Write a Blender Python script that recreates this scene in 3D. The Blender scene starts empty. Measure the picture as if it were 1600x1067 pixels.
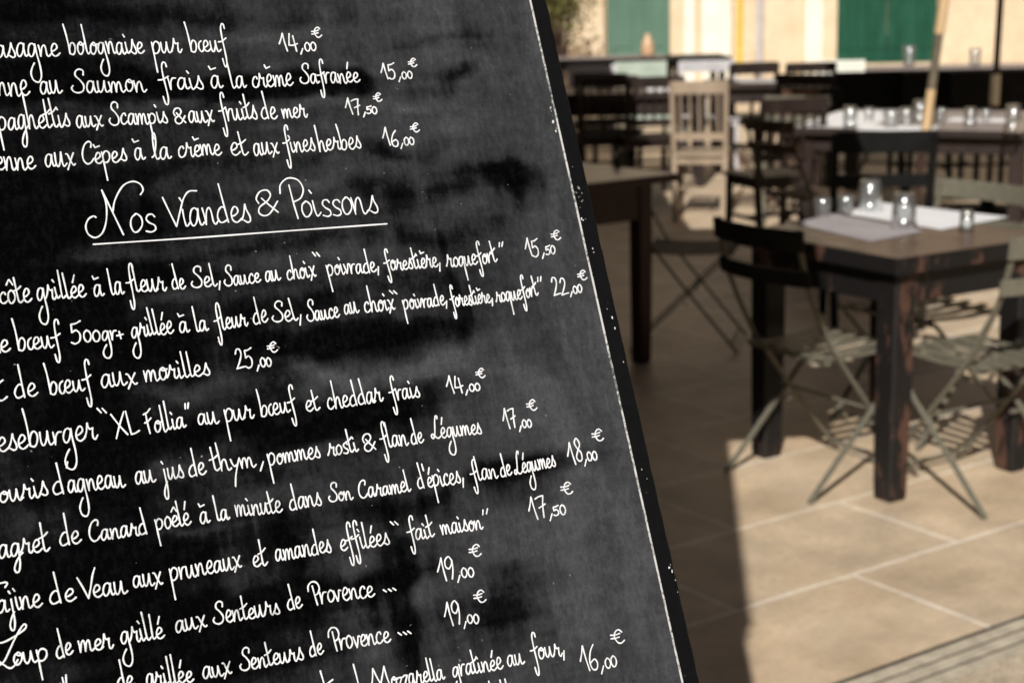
import bpy, bmesh, math, random
import numpy as np
from mathutils import Vector, Matrix
random.seed(7); rng = np.random.default_rng(7)
scene = bpy.context.scene
COL = scene.collection
R = math.radians

# ------------------------------------------------------------------ camera
FPX, PW, PH, EYE = 2500.0, 1600, 1067, 1.6          # focal length in photo pixels, photo size, eye height
TILT, ROLL = math.atan(553/2500), math.atan(0.021)
Fv = np.array([0, math.cos(TILT), -math.sin(TILT)])
U0 = np.array([0, math.sin(TILT), math.cos(TILT)]); R0 = np.array([1., 0, 0])
Rv = R0*math.cos(ROLL)-U0*math.sin(ROLL); Uv = U0*math.cos(ROLL)+R0*math.sin(ROLL)
CAM = np.array([0, 0, EYE])
cam = bpy.data.cameras.new("camera"); camo = bpy.data.objects.new("camera", cam); COL.objects.link(camo)
m = Matrix.Identity(4)
for i in range(3):
    m[i][0] = Rv[i]; m[i][1] = Uv[i]; m[i][2] = -Fv[i]; m[i][3] = CAM[i]
camo.matrix_world = m
cam.sensor_width = 36; cam.lens = 36*FPX/PW
cam.clip_start = 0.05; cam.clip_end = 500
cam.dof.use_dof = True; cam.dof.focus_distance = 1.19; cam.dof.aperture_fstop = 56.25/5.8
cam.dof.aperture_blades = 0
scene.camera = camo

def ray(x, y): return Fv + Rv*(x-800)/FPX + Uv*(533.5-y)/FPX
def at(x, y, z=0.0):                                # where a sight line meets the level z (used to survey the place)
    d = ray(x, y); k = (z-EYE)/d[2]; return CAM + d*k

# ------------------------------------------------------------------ light
SUN_EL, SUN_AZ = R(35), R(13.3)                       # light travels forward and 12 degrees to the right
w = bpy.data.worlds.new("World"); scene.world = w; w.use_nodes = True
nt = w.node_tree; nt.nodes.clear()
sky = nt.nodes.new("ShaderNodeTexSky"); sky.sky_type = 'NISHITA'; sky.sun_disc = False
sky.sun_elevation = SUN_EL; sky.sun_rotation = math.pi + SUN_AZ
sky.altitude = 100; sky.dust_density = 1.5
bg = nt.nodes.new("ShaderNodeBackground"); bg.inputs[1].default_value = 0.05
out = nt.nodes.new("ShaderNodeOutputWorld")
nt.links.new(sky.outputs[0], bg.inputs[0]); nt.links.new(bg.outputs[0], out.inputs[0])
sl = bpy.data.lights.new("sun", 'SUN'); sl.energy = 5.0; sl.angle = R(0.5); sl.color = (1, .965, .905)
so = bpy.data.objects.new("sun", sl); COL.objects.link(so)
LD = Vector((math.sin(SUN_AZ)*math.cos(SUN_EL), math.cos(SUN_AZ)*math.cos(SUN_EL), -math.sin(SUN_EL)))
so.rotation_euler = LD.to_track_quat('-Z', 'Y').to_euler(); so.location = (0, -5, 8)
LH = np.array([LD.x, LD.y])/(-LD.z)                 # horizontal run of the light per metre of fall
vs = scene.view_settings; vs.view_transform = 'Standard'; vs.look = 'None'; vs.gamma = 1; vs.exposure = 0.0
scene.cycles.use_denoising = True
scene.cycles.max_bounces = 6; scene.cycles.sample_clamp_indirect = 4

# ------------------------------------------------------------------ materials
def mat(name):
    m_ = bpy.data.materials.new(name); m_.use_nodes = True
    n = m_.node_tree.nodes; p = n["Principled BSDF"]
    return m_, m_.node_tree, p
def node(t, kind, **kw):
    n = t.nodes.new(kind)
    for k, v in kw.items():
        if k.startswith('i_'):
            key = k[2:]
            n.inputs[int(key) if key.isdigit() else key.replace('_', ' ')].default_value = v
        else: setattr(n, k, v)
    return n
def ramp(t, src, stops, interp='LINEAR'):
    r = t.nodes.new("ShaderNodeValToRGB"); r.color_ramp.interpolation = interp
    e = r.color_ramp.elements
    while len(e) < len(stops): e.new(0.5)
    for el, (p, c) in zip(e, stops):
        el.position = p; el.color = (*c, 1) if len(c) == 3 else c
    t.links.new(src, r.inputs[0]); return r.outputs[0]
def coords(t, scale=(1, 1, 1), rot=(0, 0, 0), kind='Object'):
    tc = t.nodes.new("ShaderNodeTexCoord"); mp = t.nodes.new("ShaderNodeMapping")
    mp.inputs['Scale'].default_value = scale; mp.inputs['Rotation'].default_value = rot
    t.links.new(tc.outputs[kind], mp.inputs[0]); return mp.outputs[0]
def noise(t, vec, scale, detail=4, rough=.55, dist=0):
    n = node(t, "ShaderNodeTexNoise"); n.inputs['Scale'].default_value = scale; n.inputs['Detail'].default_value = detail
    n.inputs['Roughness'].default_value = rough; n.inputs['Distortion'].default_value = dist
    t.links.new(vec, n.inputs['Vector']); return n.outputs['Fac']
def mix(t, fac, a, b, mode='MIX'):
    n = t.nodes.new("ShaderNodeMix"); n.data_type = 'RGBA'; n.blend_type = mode
    for sock, v in ((n.inputs['Factor'], fac), (n.inputs[6], a), (n.inputs[7], b)):
        if hasattr(v, 'links'): t.links.new(v, sock)
        else: sock.default_value = (*v, 1) if isinstance(v, tuple) and len(v) == 3 else v
    return n.outputs[2]
def bump(t, p, h, strength=.3, dist=.002):
    b = t.nodes.new("ShaderNodeBump"); b.inputs['Strength'].default_value = strength; b.inputs['Distance'].default_value = dist
    t.links.new(h, b.inputs['Height']); t.links.new(b.outputs[0], p.inputs['Normal'])

def mottled(name, a, b, scale=12, rough=.6, spec=.4, stretch=(1, 1, 1), bmp=.15, lo=.35, hi=.65, metallic=0):
    m_, t, p = mat(name)
    v = coords(t, stretch)
    n = noise(t, v, scale, 6, .6)
    t.links.new(ramp(t, n, [(lo, a), (hi, b)]), p.inputs['Base Color'])
    p.inputs['Roughness'].default_value = rough; p.inputs['Specular IOR Level'].default_value = spec; p.inputs['Metallic'].default_value = metallic
    if bmp: bump(t, p, noise(t, v, scale*5, 3), bmp)
    return m_
def worn_paint(name, paint, wood, thr=.68, scale=9, stretch=(1, 1, .35), rough=.5):
    m_, t, p = mat(name)
    v = coords(t, stretch)
    n = noise(t, v, scale, 8, .7)
    big = noise(t, coords(t), 3.0, 2)
    s = node(t, "ShaderNodeMath", operation='MULTIPLY_ADD'); t.links.new(big, s.inputs[0]); s.inputs[1].default_value = .35; t.links.new(n, s.inputs[2])
    f = ramp(t, s.outputs[0], [(thr+.10, (0, 0, 0)), (thr+.15, (1, 1, 1))])
    fine = noise(t, v, 60, 3)
    c1 = mix(t, fine, tuple(x*.7 for x in paint), tuple(x*1.4 for x in paint))
    t.links.new(mix(t, f, c1, wood), p.inputs['Base Color'])
    p.inputs['Roughness'].default_value = rough; p.inputs['Specular IOR Level'].default_value = .3
    bump(t, p, n, .25)
    return m_

M = {}
M['table_black'] = worn_paint('worn black table paint', (.010, .009, .009), (.085, .043, .031), .63)
M['table_top'] = worn_paint('worn brown table top', (.058, .038, .028), (.130, .088, .062), .52, 7, (1, .25, 1), .38)
M['red_wood'] = mottled('dark red brown wood', (.030, .012, .010), (.055, .024, .018), 8, .5, .3, (1, 1, .25))
M['red_top'] = mottled('mauve brown table top', (.36, .28, .26), (.48, .39, .36), 6, .4, .5, (.3, 1, 1))
M['grey_top'] = mottled('mauve grey table wood', (.20, .165, .165), (.28, .235, .235), 6, .45, .4, (.3, 1, 1))  # even mottled mauve grey over the whole top
M['dark_wood'] = mottled('very dark brown wood', (.016, .010, .008), (.034, .020, .016), 9, .55, .3, (1, 1, .3))
M['black_wood'] = mottled('black painted wood', (.004, .004, .004), (.009, .0085, .008), 10, .6, .12)
M['light_wood'] = mottled('pale natural wood', (.29, .215, .15), (.39, .30, .21), 10, .55, .35, (1, 1, .15))
M['pole_wood'] = mottled('varnished pine pole', (.50, .345, .19), (.62, .44, .25), 12, .45, .4, (1, 1, .1))
M['brass'] = mottled('dull bronze joint', (.10, .085, .06), (.15, .125, .085), 12, .4, .5)
M['dark_pole'] = mottled('dark brown pole', (.035, .018, .013), (.055, .03, .022), 12, .5, .3)
M['olive'] = worn_paint('olive painted metal', (.14, .13, .098), (.22, .20, .16), .72, 14, (1, 1, 1), .5)
M['olive_dark'] = worn_paint('dull brown painted metal', (.07, .048, .034), (.13, .085, .05), .62, 14, (1, 1, 1), .5)
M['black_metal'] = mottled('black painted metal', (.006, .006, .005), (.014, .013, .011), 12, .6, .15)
M['rust'] = mottled('rusty brown metal', (.09, .045, .03), (.15, .075, .045), 14, .6, .3)
M['steel'] = mottled('scuffed bolt steel', (.35, .34, .32), (.5, .48, .45), 40, .35, .5, metallic=.8)
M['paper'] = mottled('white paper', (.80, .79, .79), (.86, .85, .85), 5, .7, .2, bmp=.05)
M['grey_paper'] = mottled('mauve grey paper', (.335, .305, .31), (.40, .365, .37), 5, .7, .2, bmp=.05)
M['candle'] = mottled('cream wax', (.75, .66, .48), (.82, .74, .56), 20, .5, .3)
M['white_plastic'] = mottled('off white painted chair', (.70, .69, .60), (.78, .77, .68), 6, .5, .4)
M['grey_chair'] = mottled('pale grey metal', (.42, .40, .41), (.52, .50, .50), 8, .5, .4)
M['mint_chair'] = mottled('pale green metal', (.34, .40, .33), (.44, .50, .42), 8, .5, .4)
M['yellow'] = mottled('yellow banner', (.56, .40, .07), (.64, .47, .11), 5, .6, .3)
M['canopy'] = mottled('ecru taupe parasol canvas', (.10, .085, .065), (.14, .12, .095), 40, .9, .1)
M['orange'] = mottled('amber jar', (.5, .30, .16), (.62, .42, .26), 10, .4, .5)

def glass_mat():
    m_, t, p = mat('clear tumbler glass'); t.nodes.remove(p)
    o = t.nodes["Material Output"]
    tr = node(t, "ShaderNodeBsdfTransparent"); tr.inputs[0].default_value = (.93, .94, .94, 1)
    gl = node(t, "ShaderNodeBsdfGlossy"); gl.inputs['Roughness'].default_value = .10
    lw = node(t, "ShaderNodeLayerWeight"); lw.inputs[0].default_value = .32
    n = noise(t, coords(t), 30, 2)
    ms = node(t, "ShaderNodeMixShader"); r = ramp(t, lw.outputs['Fresnel'], [(0, (.08,)*3), (.85, (.8,)*3)])
    t.links.new(r, ms.inputs[0]); t.links.new(tr.outputs[0], ms.inputs[1]); t.links.new(gl.outputs[0], ms.inputs[2])
    bp = node(t, "ShaderNodeBump"); bp.inputs['Strength'].default_value = .1; t.links.new(n, bp.inputs['Height']); t.links.new(bp.outputs[0], gl.inputs['Normal'])
    df = node(t, "ShaderNodeBsdfDiffuse"); df.inputs[0].default_value = (.85, .86, .86, 1)
    tl = node(t, "ShaderNodeBsdfTranslucent"); tl.inputs[0].default_value = (.85, .86, .86, 1); ad = node(t, "ShaderNodeMixShader"); ad.inputs[0].default_value = .5
    t.links.new(df.outputs[0], ad.inputs[1]); t.links.new(tl.outputs[0], ad.inputs[2])
    m2 = node(t, "ShaderNodeMixShader"); m2.inputs[0].default_value = .065; t.links.new(ms.outputs[0], m2.inputs[1]); t.links.new(ad.outputs[0], m2.inputs[2])
    t.links.new(m2.outputs[0], o.inputs[0]); return m_
M['glass'] = glass_mat()

# ------------------------------------------------------------------ mesh building
class MB:
    def __init__(s): s.v = []; s.f = []; s.sm = []
    def add(s, vs, fs, smooth=False):
        o = len(s.v); s.v += [tuple(map(float, p)) for p in vs]; s.f += [tuple(i+o for i in f) for f in fs]; s.sm += [smooth]*len(fs); return s
    def box(s, c, size, rz=0, bev=0.0, mtx=None):
        bm = bmesh.new(); bmesh.ops.create_cube(bm, size=1)
        bmesh.ops.scale(bm, vec=size, verts=bm.verts)
        if bev: bmesh.ops.bevel(bm, geom=bm.edges[:], offset=bev, segments=2, affect='EDGES', profile=.6)
        mm = (mtx or Matrix.Translation(c) @ Matrix.Rotation(rz, 4, 'Z'))
        if mtx is not None: mm = Matrix.Translation(c) @ mtx
        bmesh.ops.transform(bm, matrix=mm, verts=bm.verts)
        bm.verts.index_update()
        s.add([v.co for v in bm.verts], [[v.index for v in f.verts] for f in bm.faces]); bm.free(); return s
    def bar(s, p0, p1, wx, wy, up=(0, 0, 1), bev=0.0):                # rectangular bar between two points
        p0, p1 = Vector(p0), Vector(p1); d = (p1-p0); L = d.length; z = d.normalized()
        x = z.cross(Vector(up))
        if x.length < 1e-3: x = z.cross(Vector((0, 1, 0)))
        x.normalize(); y = z.cross(x)
        mm = Matrix((x, y, z)).transposed().to_4x4()
        return s.box((p0+p1)/2, (wx, wy, L), bev=bev, mtx=mm)
    def tube(s, pts, r, n=8, caps=True):
        pts = [Vector(p) for p in pts]; vs = []; fs = []
        rs = r if isinstance(r, (list, tuple)) else [r]*len(pts)
        prev = None
        for i, p in enumerate(pts):
            d = (pts[min(i+1, len(pts)-1)]-pts[max(i-1, 0)]).normalized()
            if prev is None:
                x = d.cross(Vector((0, 0, 1)))
                if x.length < 1e-3: x = d.cross(Vector((1, 0, 0)))
            else: x = prev-d*prev.dot(d)
            x.normalize(); y = d.cross(x); prev = x
            for k in range(n):
                a = 2*math.pi*k/n; vs.append(p+(x*math.cos(a)+y*math.sin(a))*rs[i])
        for i in range(len(pts)-1):
            for k in range(n):
                fs.append((i*n+k, i*n+(k+1) % n, (i+1)*n+(k+1) % n, (i+1)*n+k))
        s.add(vs, fs, True)
        if caps: s.add(vs[:n], [tuple(range(n))[::-1]]); s.add(vs[-n:], [tuple(range(n))])
        return s
    def lathe(s, prof, n=24, c=(0, 0, 0)):
        vs = []; fs = []
        for r, z in prof:
            for k in range(n):
                a = 2*math.pi*k/n; vs.append((c[0]+r*math.cos(a), c[1]+r*math.sin(a), c[2]+z))
        for i in range(len(prof)-1):
            for k in range(n): fs.append((i*n+k, i*n+(k+1) % n, (i+1)*n+(k+1) % n, (i+1)*n+k))
        return s.add(vs, fs, True)
    def build(s, name, material, parent=None, inv=None):
        me = bpy.data.meshes.new(name)
        vs = s.v if inv is None else [tuple(inv @ Vector(p)) for p in s.v]
        me.from_pydata(vs, [], s.f); me.polygons.foreach_set('use_smooth', s.sm); me.materials.append(material); me.update()
        o = bpy.data.objects.new(name, me); COL.objects.link(o)
        if parent: o.parent = parent
        return o
def tag(o, label, cat, group=None):
    o['label'] = label; o['category'] = cat
    if group: o['group'] = group
    return o
def empty(name, loc, rz=0):
    e = bpy.data.objects.new(name, None); COL.objects.link(e); e.location = tuple(float(q) for q in loc); e.rotation_euler = (0, 0, rz); e.empty_display_size = .1; return e
def copy_tree(o, parent=None):
    c = o.copy(); COL.objects.link(c); c.parent = parent
    for ch in list(o.children): copy_tree(ch, c)
    return c
def structure(o): o['kind'] = 'structure'; return o

# ------------------------------------------------------------------ ground
AX = R(34.3); ex = np.array([math.cos(AX), math.sin(AX)]); en = np.array([-math.sin(AX), math.cos(AX)])
KERB_N = 2.455                                       # distance of the pavement's edge along en
def pavement_mat():
    m_, t, p = mat('limestone paving slabs')
    tc = t.nodes.new("ShaderNodeTexCoord"); mp = t.nodes.new("ShaderNodeMapping"); mp.vector_type = 'TEXTURE'
    mp.inputs['Rotation'].default_value = (0, 0, AX)
    o = ex*.11+en*(KERB_N)
    mp.inputs['Location'].default_value = (o[0], o[1], 0)
    t.links.new(tc.outputs['Object'], mp.inputs[0]); v = mp.outputs[0]
    wob = noise(t, v, 6, 2); ad = node(t, "ShaderNodeVectorMath", operation='MULTIPLY_ADD')
    nv = node(t, "ShaderNodeTexNoise"); nv.inputs['Scale'].default_value = 5; t.links.new(v, nv.inputs['Vector'])
    t.links.new(nv.outputs['Color'], ad.inputs[0]); ad.inputs[1].default_value = (.012, .012, 0); t.links.new(v, ad.inputs[2])
    b = node(t, "ShaderNodeTexBrick"); b.offset = .5; b.squash = 1
    b.inputs['Scale'].default_value = 1; b.inputs['Brick Width'].default_value = .86; b.inputs['Row Height'].default_value = .472
    b.inputs['Mortar Size'].default_value = .0072; b.inputs['Mortar Smooth'].default_value = .25; b.inputs['Bias'].default_value = 0
    b.inputs['Color1'].default_value = (.76, .59, .415, 1); b.inputs['Color2'].default_value = (.63, .50, .355, 1); b.inputs['Mortar'].default_value = (.98, .88, .74, 1)
    t.links.new(ad.outputs[0], b.inputs['Vector'])
    n1 = noise(t, v, 5, 6, .62); n2 = noise(t, v, 45, 4, .6)
    c = mix(t, .55, b.outputs['Color'], ramp(t, n1, [(.3, (.52, .52, .55)), (.7, (1.16, 1.14, 1.08))]), 'MULTIPLY')
    c = mix(t, .45, c, ramp(t, n2, [(.3, (.70, .70, .70)), (.65, (1.08, 1.08, 1.08))]), 'MULTIPLY')
    sp = ramp(t, noise(t, v, 11, 8, .7), [(.64, (0, 0, 0)), (.70, (1, 1, 1))])
    c = mix(t, mix(t, sp, (0, 0, 0), (.35, .35, .35)), c, (.20, .15, .10))
    gr = ramp(t, noise(t, v, 2.2, 5, .65), [(.42, (1, 1, 1)), (.62, (.80, .77, .73))])
    c = mix(t, .8, c, gr, 'MULTIPLY')
    t.links.new(c, p.inputs['Base Color'])
    p.inputs['Roughness'].default_value = .55; p.inputs['Specular IOR Level'].default_value = .35
    h = node(t, "ShaderNodeMath", operation='SUBTRACT'); t.links.new(n2, h.inputs[0]); t.links.new(b.outputs['Fac'], h.inputs[1])
    bump(t, p, h.outputs[0], .35, .003)
    return m_
def strip(name, n0, n1, z, material, a0=-90, a1=90):
    mb = MB(); q = [ex*a0+en*n0, ex*a1+en*n0, ex*a1+en*n1, ex*a0+en*n1]
    mb.add([(*p, z) for p in q], [(0, 1, 2, 3)])
    return structure(mb.build(name, material))
strip('pavement', KERB_N, 160, 0, pavement_mat())
def gravel_mat():
    m_, t, p = mat('washed gravel concrete'); v = coords(t)
    vo = node(t, "ShaderNodeTexVoronoi"); vo.inputs['Scale'].default_value = 170; t.links.new(v, vo.inputs['Vector'])
    n = noise(t, v, 7, 5)
    c = ramp(t, vo.outputs['Color'], [(.1, (.36, .28, .19)), (.5, (.58, .465, .33)), (.9, (.74, .62, .46))])
    c = mix(t, .6, c, ramp(t, n, [(.3, (.7, .7, .7)), (.7, (1.1, 1.1, 1.1))]), 'MULTIPLY')
    t.links.new(c, p.inputs['Base Color']); p.inputs['Roughness'].default_value = .85
    bump(t, p, vo.outputs['Distance'], .8, .004); return m_
strip('road', -90, KERB_N-.150, -.003, gravel_mat())
kerbm = mottled('grey kerb stone', (.40, .34, .26), (.60, .52, .40), 18, .8, .2, bmp=.5)
strip('kerb_bed', KERB_N-.2, KERB_N+.05, -.006, mottled('dark gap dirt', (.035, .03, .026), (.07, .06, .05), 20, .9, .1))
kb = MB()
for k in range(3):
    n0 = KERB_N-.014-.049*k; n1 = n0-.034
    L0, L1 = -40, 40
    q = [ex*L0+en*n0, ex*L1+en*n0, ex*L1+en*n1, ex*L0+en*n1]
    kb.add([(*p, .0) for p in q]+[(*p, -.0055) for p in q], [(3, 2, 1, 0), (0, 1, 5, 4), (2, 3, 7, 6)])
structure(kb.build('kerb', kerbm))

# ------------------------------------------------------------------ the menu board
hd = ray(6000, -130); hv = np.array([hd[0], hd[1], 0]); hv /= np.linalg.norm(hv)
nb = np.array([-hv[1], hv[0], 0]); LEAN = R(24.8)
uv_ = nb*math.sin(LEAN)+np.array([0, 0, 1])*math.cos(LEAN)            # up along the board
fn = np.cross(hv, uv_); fn /= np.linalg.norm(fn)                      # board normal
if fn @ (CAM-np.array([0, 1.3, 1.3])) < 0: fn = -fn                   # towards the viewer
BP0 = CAM+ray(946, 534)*1.3                                           # inner right edge of the writing surface
BW = .78                                                             # width
VB, VT = -(BP0[2]-.03)/math.cos(LEAN), (1.74-BP0[2])/math.cos(LEAN)
def bp(u, v, d=0): return BP0+hv*u+uv_*v+fn*d
def uvof(x, y):                                                      # survey: photo sight line -> board coordinates
    d = ray(x, y); k = ((BP0-CAM) @ fn)/(d @ fn); q = CAM+d*k-BP0
    return np.array([q @ hv, q @ uv_])
base = BP0+hv*(-BW/2)+uv_*VB
board = empty('menu_board', (base[0], base[1], 0), math.atan2(hv[1], hv[0]))
tag(board, 'tall leaning black chalkboard menu covered in white French handwriting in the foreground', 'chalkboard')
bpy.context.view_layer.update()
BI = board.matrix_world.inverted()

def smooth(a, b, x):
    q = np.clip((x-a)/(b-a), 0, 1); return q*q*(3-2*q)
def vnoise(x, y, seed=0):                                            # value noise on arrays
    xi = np.floor(x).astype(int); yi = np.floor(y).astype(int); fx = x-xi; fy = y-yi
    fx = fx*fx*(3-2*fx); fy = fy*fy*(3-2*fy)
    def hsh(a, b):
        n = (a*374761393+b*668265263+seed*1442695041) & 0x7fffffff
        n = ((n ^ (n >> 13))*1274126177) & 0x7fffffff
        return ((n ^ (n >> 16)) & 0xffff)/65535.0
    return (hsh(xi, yi)*(1-fx)+hsh(xi+1, yi)*fx)*(1-fy)+(hsh(xi, yi+1)*(1-fx)+hsh(xi+1, yi+1)*fx)*fy
def fbm(x, y, seed=0, oct=4):
    s = 0; a = .5; tot = 0
    for o in range(oct):
        s = s+a*vnoise(x*2**o, y*2**o, seed+o*17); tot += a; a *= .55
    return s/tot
# wiped (dark, negative) and dusty (grey, positive) patches: photo x, y, half width, half height, amount
PATCH = [(300,28,330,15,-.35),(60,25,60,22,-.3),(200,136,330,20,-.55),(470,134,190,17,-.5),(698,122,33,25,-.85),(560,145,65,18,-.4),
 (720,45,28,60,-.3),(690,60,90,10,-.35),(330,165,16,16,-.4),(170,200,240,14,-.12),(640,240,80,14,-.45),(520,250,120,12,-.25),(250,262,240,14,-.28),
 (800,285,42,36,-.85),(720,285,75,26,-.55),(650,305,60,18,-.3),(590,290,80,14,-.3),(100,340,170,70,-.55),(60,470,150,80,-.6),(190,420,150,22,-.4),
 (120,580,240,55,-.5),(700,370,70,30,-.25),(480,375,230,16,-.35),(560,440,180,14,-.25),(720,470,40,60,-.16),(420,480,120,14,-.25),(520,520,150,16,-.3),
 (610,525,130,20,-.45),(600,620,95,26,-.75),(510,640,90,26,-.5),(420,600,40,20,-.45),(340,680,130,20,-.55),(120,660,110,34,-.45),(200,720,90,40,-.35),
 (130,770,120,50,-.35),(560,660,120,22,-.4),(430,700,70,20,-.25),(830,730,110,20,-.5),(780,750,90,25,-.45),(800,780,60,24,-.3),(650,760,110,25,-.25),
 (620,790,90,20,-.2),(150,930,260,110,-.55),(330,1010,260,60,-.5),(520,900,120,50,-.3),(805,950,42,55,-.75),(760,970,60,35,-.45),(715,950,60,30,-.35),
 (640,1000,100,40,-.3),(60,150,80,12,-.2),
 (430,20,110,10,.18),(420,55,140,12,.22),(440,105,160,8,.16),(640,170,80,14,.2),(250,170,160,9,.28),(480,165,100,10,.2),(690,205,80,22,.16),(460,285,120,12,.25),
 (420,325,150,14,.15),(700,300,40,10,.1),(280,425,70,10,.18),(250,470,60,14,.32),(390,405,60,12,.22),(560,405,120,18,.22),(470,450,130,10,.22),(590,590,130,16,.42),
 (470,575,90,18,.25),(60,640,90,18,.28),(310,620,80,16,.3),(160,720,30,10,.1),(250,745,100,20,.35),(480,690,60,16,.35),(440,660,50,14,.25),(300,835,80,10,.35),
 (430,765,80,20,.2),(560,880,60,22,.3),(590,830,90,18,.22),(460,990,40,20,.2),(580,1010,50,26,.25),(700,560,50,50,.12),(780,610,90,90,.12),(880,760,60,30,.1),
 (850,830,80,50,.14),(900,950,90,60,.1),(640,930,40,20,.15),(20,820,25,50,.25),(10,700,30,20,.15)]
STREAK = [(470,880,11,80,-.3),(500,860,9,70,-.25),(600,900,13,110,-.55),(632,960,11,100,-.45),(540,930,9,70,-.4),(565,950,8,60,-.4),(620,850,12,50,-.4),(650,1000,10,70,-.3),
 (700,420,9,90,-.28),(715,500,8,60,-.25),(840,420,10,120,.10),(880,520,9,130,.12),(860,380,10,140,.10),(820,600,20,60,.16),(870,690,22,70,.15),(925,760,10,110,.08),(990,880,16,120,.12),
 (890,900,20,90,.08),(960,620,12,90,.06),(790,560,10,50,.12),(700,800,10,60,-.15),(360,840,8,40,-.3),(380,850,7,40,-.25),(330,900,10,60,.05),(310,930,6,50,.12),(420,820,6,40,.1),(1000,980,14,60,.1),(700,650,8,60,.08),(690,210,10,60,.1)]
def greying(u, v):
    X = np.zeros_like(u); Y = np.zeros_like(u)
    P = BP0[None]+u[:, None]*hv[None]+v[:, None]*uv_[None]-CAM[None]
    wz = P @ Fv; X = 800+FPX*(P @ Rv)/wz; Y = 533.5-FPX*(P @ Uv)/wz
    wu = (fbm(u*14, v*14, 3)-.5)*.05; wv = (fbm(u*16, v*16, 9)-.5)*.035
    u2, v2 = u+wu, v+wv
    val = .25+.40*smooth(120, 760, X)+.14*smooth(640, 940, X+.25*Y-150)+.06*smooth(500, 1000, Y)*smooth(500, 900, X)-.13*smooth(560, 1000, Y)*(1-smooth(250, 520, X))  # base tone: greyer towards the right, blacker at the lower left
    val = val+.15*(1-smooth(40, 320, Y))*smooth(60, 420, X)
    hb = fbm(u*5, v*46, 21)-.5; vbn = fbm(u*60, v*7, 31)-.5; cl = fbm(u*11, v*15, 41)-.5
    jag = 1.3*vbn+1.7*hb+.35*cl
    for L, ang in ((PATCH, 0), (STREAK, 1)):
        for (x, y, rx, ry, a) in L:
            c = uvof(x, y); sc = abs(uvof(x+10, y)[0]-c[0])/10; sv = abs(uvof(x, y+10)[1]-c[1])/10
            du = (u2-c[0])/(rx*sc); dv = (v2-c[1])/(ry*sv)
            d = np.sqrt(du*du+dv*dv)+jag
            val = val+(.86 if a < 0 else 1.35 if not ang else 1.7)*a*(1-smooth(.15, 1.55, d))
    val = val+.42*hb*(1-.6*smooth(650, 850, X))+.40*vbn+.22*cl
    # hazy chalk near the frame
    val = val+.09*(1-smooth(.0, .035, -u))*(fbm(u*80, v*5, 51))
    return np.clip(val, 0, 1)
def board_mat():
    m_, t, p = mat('black chalkboard paint with chalk dust')
    at_ = node(t, "ShaderNodeAttribute"); at_.attribute_name = 'board_grey'
    v = coords(t)
    fine = noise(t, v, 420, 3, .7); mid = noise(t, coords(t, (40, 40, 120)), 1, 5, .65); brush = noise(t, coords(t, (260, 260, 14)), 1, 3, .6)
    def ma(a, b, k):
        s = node(t, "ShaderNodeMath", operation='MULTIPLY_ADD'); t.links.new(a, s.inputs[0]); s.inputs[1].default_value = k
        t.links.new(b, s.inputs[2]) if hasattr(b, 'links') else setattr(s.inputs[2], 'default_value', b); return s.outputs[0]
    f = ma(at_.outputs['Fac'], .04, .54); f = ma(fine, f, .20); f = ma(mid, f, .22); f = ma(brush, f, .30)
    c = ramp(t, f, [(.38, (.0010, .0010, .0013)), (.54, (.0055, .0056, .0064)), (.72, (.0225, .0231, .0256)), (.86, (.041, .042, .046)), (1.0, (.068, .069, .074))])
    # chalk crumbs and scratches
    sp = ramp(t, noise(t, v, 240, 1, .3), [(.795, (0, 0, 0)), (.82, (1, 1, 1))])
    reg = ramp(t, noise(t, v, 9, 2), [(.45, (0, 0, 0)), (.62, (1, 1, 1))])
    sm = mix(t, 1.0, sp, reg, 'MULTIPLY')
    c = mix(t, sm, c, (.20, .20, .19))
    t.links.new(c, p.inputs['Base Color']); p.inputs['Roughness'].default_value = .7; p.inputs['Specular IOR Level'].default_value = .01
    bump(t, p, brush, .06, .0006); return m_
# writing surface: fine grid so that the wiped stains follow it
NU, NV = 230, 470
us = np.linspace(-BW, 0, NU); vv = np.linspace(VB, VT, NV)
UU, VV = np.meshgrid(us, vv); UU = UU.ravel(); VV = VV.ravel()
pb = MB()
P3 = BP0[None]+UU[:, None]*hv[None]+VV[:, None]*uv_[None]
pb.v = [tuple(p) for p in P3]
pb.f = [(j*NU+i, j*NU+i+1, (j+1)*NU+i+1, (j+1)*NU+i) for j in range(NV-1) for i in range(NU-1)]
pb.sm = [False]*len(pb.f)
c4 = [bp(-BW, VB, -.008), bp(0, VB, -.008), bp(0, VT, -.008), bp(-BW, VT, -.008)]
pb.add(c4, [(3, 2, 1, 0)])
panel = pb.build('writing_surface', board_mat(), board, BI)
at_ = panel.data.attributes.new('board_grey', 'FLOAT', 'POINT')
vals = np.concatenate([greying(UU, VV), np.zeros(4)])
at_.data.foreach_set('value', vals.astype(np.float32))

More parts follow.
